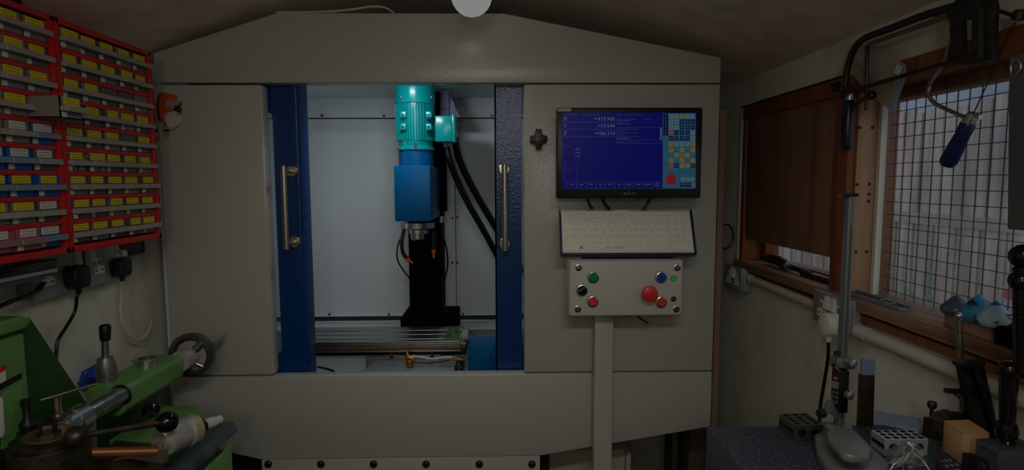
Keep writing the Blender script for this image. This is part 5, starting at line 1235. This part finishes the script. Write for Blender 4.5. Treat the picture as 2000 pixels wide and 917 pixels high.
# surface gauge behind
sgp = PZ(1875, 835, ZP)
sg = thing('surface_gauge', 'dark surface gauge with upright rod behind the cardboard box', 'surface gauge', PZ(1840, 862, ZP))
ysg = .822
part('gauge_foot', MB().hexa([PY(1800, 850, ysg), PY(1836, 862, ysg - .03), PY(1890, 860, ysg - .02), PY(1860, 845, ysg + .01), PY(1802, 812, ysg), PY(1836, 828, ysg - .03), PY(1890, 822, ysg - .02), PY(1860, 815, ysg + .01)]), DARKST, sg, .002)
part('thumb_screw', MB().lathe([(.0025, 0), (.0025, .012), (.0055, .013), (.0065, .018), (.005, .022)], PY(1819, 812, ysg), (0, 0, 1), 14), DARKST, sg)
part('rocker_boss', MB().cyl(PY(1836, 816, ysg - .02), PY(1848, 812, ysg), .0105, n=16), DARKST, sg)
part('rocker_bar', MB().cyl(PY(1850, 810, ysg), PY(1890, 812, ysg), .006, n=12), DARKST, sg)
part('upright_rod', MB().cyl(PY(1881, 826, ysg), PY(1873, 622, ysg), .0042, n=12), STEEL, sg)
part('rod_ball', MB().ball(PY(1872.5, 616, ysg), .0052, 12), CHROME, sg)
part('side_clamp', MB().cyl(PY(1848, 762, ysg - .01), PY(1876, 764, ysg), .004, n=10), DARKST, sg)
part('scriber', MB().cyl(PY(1856, 764, ysg), PY(1884, 782, ysg), .0015, n=6), DARKST, sg)
# black tubes leaning against the wall
t0_, t1_ = PY(1928, 872, .80), PY(1892, 710, .85)
tb2 = thing('leather_sheath', 'black glossy sheath leaning against the wall behind the cardboard box', 'sheath', PZ(1925, 880, ZP))
part('sheath_half', MB().prism([PY(a, b, .79) for a, b in ((1870, 711), (1896, 709), (1946, 880), (1906, 880))], (0.003, .012, 0)), GLOSSBLK, tb2, .005, 3)
part('sheath_half', MB().prism([PY(a, b, .788) for a, b in ((1897, 709), (1924, 707), (1962, 880), (1947, 880))], (.003, .012, 0)), GLOSSBLK, tb2, .005, 3)
part('sheath_cuff', MB().prism([PY(a, b, .787) for a, b in ((1869, 708), (1925, 705), (1927, 713), (1871, 717))], (.003, .014, 0)), BLACK, tb2, .001)
# magnetic base with jointed arm
mg = thing('magnetic_stand', 'magnetic base with black jointed arm at the right edge of the plate', 'magnetic stand', PZ(1960, 905, ZP))
yg = .706
mtop = [PZ(a, b, ZP + .05) for a, b in ((1906, 856), (1985, 852), (2040, 880), (1952, 882))]
part('magnet_block', MB().prism(mtop, (0, 0, -.0495)), mat('grey_magnet_block', (96, 104, 110), .4, .6, bump=(120, .1)), mg, .0012)
pf = (mtop[0] * .6 + mtop[3] * .4) + V((0, 0, -.030)); nf = V((mtop[3] - mtop[0]).cross(V((0, 0, 1))).normalized())
if nf.x > 0: nf = -nf
part('rotary_knob', MB().lathe([(.011, 0), (.012, .006), (.010, .008), (.010, .016)], pf, nf, 18).obox(pf + nf * .018, V((0, 0, .016)), nf * .006, nf.cross(V((0, 0, 1))) * .005), BLACK, mg)
mb = MB(); q0_ = mtop[0] * .75 + mtop[3] * .25 + nf * .0006 + V((0, 0, -.008)); ddir = (mtop[3] - mtop[0]).normalized(); text_into(mb, 'OFF   ON', q0_, ddir, (0, 0, 1), .004)
part('knob_lettering', mb, INK, mg, smooth=False)
e0, e1, e2 = PY(1967, 862, yg), PY(1966, 842, yg), PY(1971, 722, yg)
part('stud', MB().lathe([(.010, 0), (.009, .003), (.005, .005), (.005, .014)], e0, (0, 0, 1), 16), GLOSSBLK, mg)
part('lower_ball', MB().lathe([(.006, -.012), (.0115, -.006), (.0128, .002), (.0105, .011), (.006, .014)], e1, (0, 0, 1), 18), GLOSSBLK, mg)
part('lower_arm', MB().cyl(e1 + V((0, 0, .008)), e2, .0085, .0105, 18), GLOSSBLK, mg)
part('elbow', MB().ball(e2, .0125, 16), GLOSSBLK, mg)
part('elbow_pivot', MB().cyl(e2, PY(2012, 728, yg - .01), .0085, n=14), GLOSSBLK, mg)
part('upper_arm', MB().cyl(PY(2000, 728, yg - .012), PY(1996, 520, yg - .012), .0105, .0095, 16), GLOSSBLK, mg)
for py, rr in ((548, .0135), (500, .015)): part('arm_joint', MB().ball(PY(1994 + (py == 500) * 4, py, yg - .012), rr, 14), GLOSSBLK, mg)
part('arm_clip', MB().box(PY(1985, 620, yg - .02), PY(2000, 612, yg - .004)), BLACK, mg, .001)
